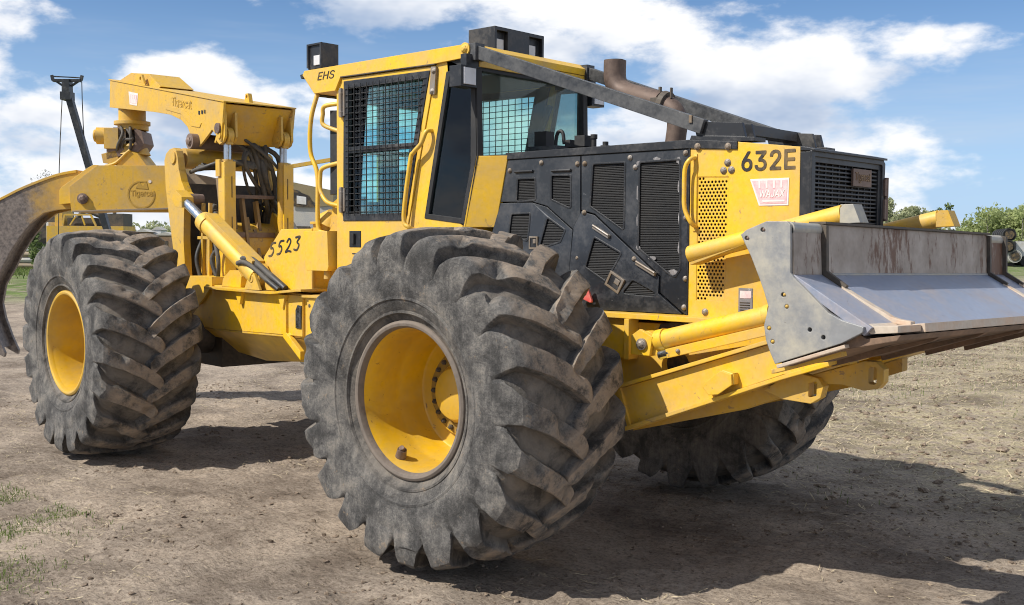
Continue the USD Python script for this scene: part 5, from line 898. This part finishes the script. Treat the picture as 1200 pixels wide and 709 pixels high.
gobj('frame_emblem', cat_([xz(Point(.14, 2.40).buffer(.155).difference(Point(.14, 2.40).buffer(.138)).difference(sbox(.20, 2.42, .4, 2.6)), -.324, -.320), text_xz('Tigercat', .062, .02, -.320, 2.385, .003, True, 0, .27), xz(Polygon([(.08, 2.47), (.12, 2.54), (.16, 2.49), (.20, 2.55), (.22, 2.46)]), -.324, -.32)]), 'emblem_faded', gfm)
gobj('frame_hole', cyl((.24, -.321, 2.545), (.24, -.324, 2.545), .018), 'decal_white', gfm)
tg = [(-.60, 2.66), (-.85, 2.615), (-1.194, 2.485), (-1.40, 2.385), (-1.60, 2.27), (-1.76, 2.10), (-1.89, 1.85), (-1.98, 1.499), (-1.96, 1.20), (-1.88, .95), (-1.70, .68), (-1.475, .555), (-1.465, .60), (-1.53, .75), (-1.61, .98), (-1.64, 1.15), (-1.60, 1.36), (-1.49, 1.55), (-1.39, 1.74), (-1.27, 1.92), (-1.14, 2.08), (-1.0, 2.19), (-.85, 2.225), (-.60, 2.25)]
gobj('grapple_tong', cat_([xz(tg, -.22, -.17), xz(tg, .12, .17), xz(Polygon(tg).buffer(-.05), -.17, .12)]), 'tong_paint', None, 'curved worn steel tong of the grapple')
top_edge = smooth_path([(-.62, 0, 2.675), (-.85, 0, 2.628), (-1.194, 0, 2.498), (-1.40, 0, 2.398), (-1.61, 0, 2.28), (-1.77, 0, 2.11), (-1.90, 0, 1.855), (-1.99, 0, 1.50)], 4)
pp = [(p[0], p[2]) for p in top_edge]; gobj('tong_spine', xz(pp + [(a, b - .03) for a, b in pp[::-1]], -.23, .18), Yw)
gobj('grapple_tong', cat_([xz([(-x_, z_) for x_, z_ in tg][::-1], -.22, .17)]), 'tong_steel')
gobj('grapple_cylinder', cat_([cyl((-.5, .1, 2.28), (.5, .1, 2.28), .07)]), Yw)

# ------------------------------------------------------------------ background: machines and stored things
def boxes(name, lst, mt, parent): return obj(name, cat_([bx(*b) for b in lst]), mt, parent)
def local(depth, slope, rot=None):
    x, y = at(depth, slope); return (x, y, 0.0), (0.7404 if rot is None else rot)
# tall boom of a distant delimber
l, r_ = local(55, (112 - 600) / 1287.3)
t = thing('delimber_boom', 'dark tilted boom of a machine behind the grapple, with a forked head', 'boom', l, r_)
obj('mast', cat_([bar((.9, 0, 1.2), (-1.32, 0, 9.3), .30, .34, (0, 1, 0))]), 'black_paint', t)
obj('boom_head', cat_([bx(-1.55, -1.05, -.3, .3, 8.75, 9.15), bx(-1.48, -1.12, -.25, .25, 9.15, 9.75), bar((-2.0, 0, 9.72), (-.62, 0, 9.72), .2, .13), bar((-2.0, 0, 9.72), (-2.06, 0, 9.98), .14, .10, (0, 1, 0)), bar((-.62, 0, 9.72), (-.55, 0, 9.98), .14, .10, (0, 1, 0)), bar((-1.5, 0, 9.45), (-1.9, 0, 9.72), .1, .08, (0, 1, 0)), bar((-1.1, 0, 9.45), (-.7, 0, 9.72), .1, .08, (0, 1, 0)), bar((-1.95, 0, 9.92), (-.65, 0, 9.86), .1, .05)]), 'black_paint', t)
for (x0, z0, x1, z1) in ((-1.6, 9.0, -1.9, 2.0), (-.62, 9.7, -.42, 5.2)): obj('cable', tube([(x0, .1, z0), ((x0 + x1) / 2 - .05, .1, (z0 + z1) / 2), (x1, .1, z1)], .022, 6), 'dark_steel', t)
obj('undercarriage', cat_([bx(-.8, 2.8, -1.2, 1.2, .5, 1.6), bx(-1.2, 3.2, -1.5, -.8, .0, .9), bx(-1.2, 3.2, .8, 1.5, .0, .9)]), 'dark_steel', t)

# yellow machine under the grapple
l, r_ = local(75, (107 - 600) / 1287.3)
t = thing('yellow_loader', 'yellow loader with a railed deck standing behind the near rear tyre', 'loader', l, r_)
obj('body', cat_([bx(-2.55, 2.6, -1.2, 1.2, 1.0, 2.75)]), Yw, t)
obj('deck_rail', cat_([bar((-1.5, -1.1, 2.75), (-1.35, -1.1, 3.5), .12, .12, (0, 1, 0)), bar((-1.35, -1.1, 3.5), (.4, -1.1, 3.5), .12, .12), bar((.4, -1.1, 3.5), (.75, -1.1, 2.75), .12, .12, (0, 1, 0)), bar((-1.0, -1.1, 2.8), (-.6, -1.1, 3.4), .09, .09, (0, 1, 0)), bar((.0, -1.1, 2.8), (-.2, -1.1, 3.4), .09, .09, (0, 1, 0))]), Yw, t)
obj('engine', cat_([bx(-1.3, .5, -.8, .8, 2.75, 3.3), bx(.9, 2.5, -.9, .9, 2.75, 3.6), cyl((1.6, 0, 3.5), (1.6, 0, 3.95), .12)]), 'dark_steel', t)
obj('cab_post', bx(-2.1, -1.6, -.9, .9, 2.75, 4.0), Yw, t)
for x_ in (-1.6, 1.6): obj('wheel', cat_([cyl((x_, -1.5, .8), (x_, 1.5, .8), .8)]), 'black_rubber', t)
obj('counterweight', cat_([bx(-2.65, -2.5, -1.0, 1.0, 1.2, 3.0)]), 'far_white', t)
# dark machine behind
l, r_ = local(82, (45 - 600) / 1287.3)
t = thing('dark_forwarder', 'dark machine half hidden behind the curved grapple tong', 'machine', l, r_)
obj('body', wobble(cat_([bx(-3, 3.2, -1.5, 1.5, .8, 2.6), bx(-1.0, 2.2, -1.2, 1.2, 2.6, 4.1)]), .05, 1.0), 'dark_steel', t)
for x_ in (-2.0, 2.0): obj('wheel', cyl((x_, -1.7, .8), (x_, 1.7, .8), .8), 'black_rubber', t)
obj('crane', tube([(2.5, 0, 2.6), (3.4, 0, 3.9), (4.6, 0, 3.6), (5.6, 0, 3.1)], .18, 8), 'dark_steel', t)
obj('pale_beam', cat_([bx(-1.5, 1.8, -1.9, -1.75, 1.0, 1.35), bar((-.8, -1.9, 2.3), (.8, -1.9, 2.9), .15, .15), bar((-.8, -1.9, 1.8), (.6, -1.9, 2.3), .15, .15)]), 'far_grey', t)
for k, (px_, h_) in enumerate(((26, 2.3), (12, 1.2))):
    l, r_ = local(70, (px_ - 600) / 1287.3)
    t = thing('red_stand', ('tall' if k == 0 else 'short') + ' dark red steel stand on the grass verge at the left', 'stand', l, r_)
    obj('post', bx(-.11, .11, -.1, .1, 0, h_), 'faded_red', t); obj('foot', xz([(-.3, 0), (.45, 0), (.11, h_ * .45), (-.11, h_ * .3)], -.12, .12), 'faded_red', t)
l, r_ = local(66, (42 - 600) / 1287.3)
tree('young_bush', 'young green bush in front of the dark machine at the left', l[0], l[1], 2.6, 2.0, 'shrub_leaf', 41, 900, (.06, .16), .1)
l, r_ = local(68, (50 - 600) / 1287.3)
t = thing('log_pile', 'low stack of pale logs lying beyond the grass verge', 'logs', l, r_)
rr_ = np.random.default_rng(9)
for k in range(9): obj('log', cyl((-2.2 + rr_.uniform(-.3, .3), .3 * (k % 3), .22 + .34 * (k // 3)), (2.2 + rr_.uniform(-.4, .4), .3 * (k % 3), .22 + .34 * (k // 3)), .17, n=10), 'far_grey' if k % 2 else 'tong_steel', t)
# row of things seen under the grapple frame
for k, (px_, d_, w_, h_, mt, nm, lb2) in enumerate(((170, 95, 1.2, 2.5, 'far_brown', 'brown_shed', 'small brown shed seen under the grapple frame'), (180, 96, .8, 2.3, 'far_grey', 'grey_cabinet', 'grey cabinet beside the brown shed under the grapple'), (187, 97, .75, 2.7, 'far_white', 'white_container', 'white container beyond the rear tyre, right of the brown shed'), (197, 90, 1.5, 2.2, 'far_brown', 'rusty_trailer', 'rusty trailer partly hidden behind the arch leg'))):
    l, r_ = local(d_, (px_ - 600) / 1287.3); t = thing(nm, lb2, nm.split('_')[1], l, r_)
    obj('body', bx(-w_ / 2, w_ / 2, -.8, .8, .25, h_), mt, t); obj('roof', xz([(-w_ / 2 - .1, h_), (w_ / 2 + .1, h_), (0, h_ + .28)], -.85, .85), 'far_grey', t); obj('skid', bx(-w_ / 2, w_ / 2, -.7, .7, 0, .25), 'dark_steel', t); obj('door', bx(-.2, .2, -.83, -.8, .35, h_ * .8), 'dark_steel', t)
# grey machine seen between the boom guards and the cab
l, r_ = local(42, (358 - 600) / 1287.3)
t = thing('feller_machine', 'grey and olive forestry machine seen between the boom cylinder and the cab', 'machine', l, r_)
obj('hood', xz([(-.75, 1.6), (1.1, 1.4), (1.1, 3.3), (.4, 3.7), (-.6, 4.05), (-.75, 4.05)], -.9, .9), 'far_grey', t)
obj('roof', xz([(-.8, 4.05), (-.55, 4.1), (1.2, 3.75), (1.2, 3.2), (.7, 3.15), (-.1, 3.75), (-.8, 3.85)], -.95, .95), 'far_olive', t)
obj('window', xz([(-.35, 3.15), (.55, 3.12), (.3, 3.55), (-.3, 3.78)], -.97, -.951), 'decal_black', t); obj('window_pane', xz([(-.15, 3.25), (.2, 3.22), (.2, 3.5), (-.15, 3.55)], -.985, -.972), 'far_white', t)
obj('boom_arm', bar((-1.2, -.3, 4.55), (1.4, -.3, 5.0), .18, .14), Yw, t)
obj('engine', wobble(cat_([bx(-.9, .3, -1.0, -.5, 1.2, 2.4)]), .1, 2.0), 'dark_steel', t)
for x_ in (-1.4, 1.8): obj('wheel', cyl((x_, -1.1, .8), (x_, 1.1, .8), .8), 'black_rubber', t)
# yellow machine beyond the blade
# pipes at the far right
for k, (px_, zc_, mt) in enumerate(((1180, 1.75, 'black_rubber'), (1181, 2.75, 'black_rubber'), (1188, .9, 'far_grey'))):
    l, r_ = local(95, (px_ - 600) / 1287.3); l = (l[0], l[1], zc_ - .55)
    t = thing('culvert_pipe', ('lower black' if k == 0 else 'upper black' if k == 1 else 'grey ribbed') + ' pipe stacked at the far right beyond the blade', 'pipe', l, r_, None)
    obj('barrel', cat_([cyl((0, 0, .55), (1.6, 6, .55), .5, n=20)]), mt, t); obj('rib', cat_([cyl((.27 * q, q, .55), (.27 * q + .08, q + .3, .55), .56, n=20) for q in range(6)]), mt, t); obj('mouth', cyl((-.02, -.06, .55), (0, 0, .55), .38, n=20), 'decal_black', t)
l, r_ = local(99, (1204 - 600) / 1287.3)
t = thing('white_trailer', 'pale trailer beyond the culvert pipes at the right edge', 'trailer', l, r_)
obj('body', bx(-1.6, 4, -1, 1, .7, 2.2), 'far_white', t)
for x_ in (-.8, 1.2): obj('wheel', cyl((x_, -1.1, .45), (x_, 1.1, .45), .45), 'black_rubber', t)
obj('pipe_rest', bx(-4.5, -1.5, -.5, .5, 0, .3), 'dark_steel', t)

# trees
k = 0
for (px_, d_, h_, w_) in ((1046, 160, 7.6, 6.5), (1062, 162, 7.2, 5.5), (1080, 166, 6.0, 5), (1034, 158, 6.4, 5)):
    x_, y_ = at(d_, (px_ - 600) / 1287.3); tree('willow_tree', ['pale green willow just right of the black grille', 'second pale willow, behind the guard cap of the blade', 'low pale willow left of the yellow guard on the far side', 'short pale willow touching the edge of the grille'][k], x_, y_, h_, w_, 'willow_leaf', 60 + k, 4000, (.14, .36), .05, 'pale willows beyond the blade', 3); k += 1
x_, y_ = at(150, (1101 - 600) / 1287.3); tree('lone_tree', 'dark leafy tree sticking up behind the far yellow guard', x_, y_, 7.0, 3.6, 'shrub_leaf', 77, 1000, (.12, .3), .25)
x_, y_ = at(150, (1090 - 600) / 1287.3); tree('lone_tree', 'slim sparse tree left of the dark leafy tree', x_, y_, 6.8, 2.2, 'shrub_leaf', 78, 420, (.10, .26), .3)
k = 0
for (px_, d_, h_, w_) in ((1132, 150, 3.8, 5.0), (1146, 145, 5.0, 4.6), (1158, 148, 5.8, 4.4), (1168, 142, 6.3, 4.8), (1180, 146, 5.7, 4.8), (1191, 140, 6.4, 4.8), (1204, 144, 6.6, 5.2), (1220, 142, 6.2, 5.2)):
    x_, y_ = at(d_, (px_ - 600) / 1287.3)
    tree('poplar_tree', ['low fresh green poplar at the left end of the hedge', 'second poplar from the left end of the hedge', 'third poplar from the left in the hedge, with an uneven top', 'tall poplar left of the middle of the hedge', 'poplar in the middle of the hedge above the pipes', 'tall poplar right of the middle of the hedge', 'poplar at the right picture edge in the hedge', 'poplar at the cut right end of the hedge'][k], x_, y_, h_, w_, 'poplar_leaf', 80 + k, 2600, (.12, .30), .02, 'fresh green poplars in the hedge', 4); k += 1
k = 0
for (px_, d_, h_, w_, lf, n_) in ((48, 140, 10.2, 4.2, 'bare_twig', 900), (36, 150, 8.0, 4.0, 'bare_twig', 600), (60, 150, 8.6, 3.6, 'bare_twig', 500), (8, 150, 8.5, 5.0, 'bare_twig', 700), (18, 160, 7.0, 4, 'bare_twig', 500)):
    x_, y_ = at(d_, (px_ - 600) / 1287.3)
    tree('bare_tree', ['tallest grey bare tree left of the boom, above the tong', 'small grey bare tree over the grapple tong', 'thin grey bare tree nearest the grapple frame', 'grey bare tree at the left picture edge', 'low grey bare tree second from the left edge'][k], x_, y_, h_, w_, lf, 100 + k, n_, (.05, .13), .3, 'bare grey trees at the left', 2); k += 1
# distant woodland along the horizon
r = np.random.default_rng(3); cs, rs = [], []
for k in range(900):
    sl = r.uniform(-.62, .62); d_ = r.uniform(230, 300); x_, y_ = at(d_, sl); h_ = r.uniform(4.0, 6.5); cs.append((x_, y_, h_ * r.uniform(.25, .85))); rs.append(r.uniform(1.2, 2.6))
obj('distant_wood', leaves(cs, rs, 30000, (.3, .8), 4), 'willow_leaf', None, 'thin line of pale woodland along the horizon', False, 'stuff', 'woodland')
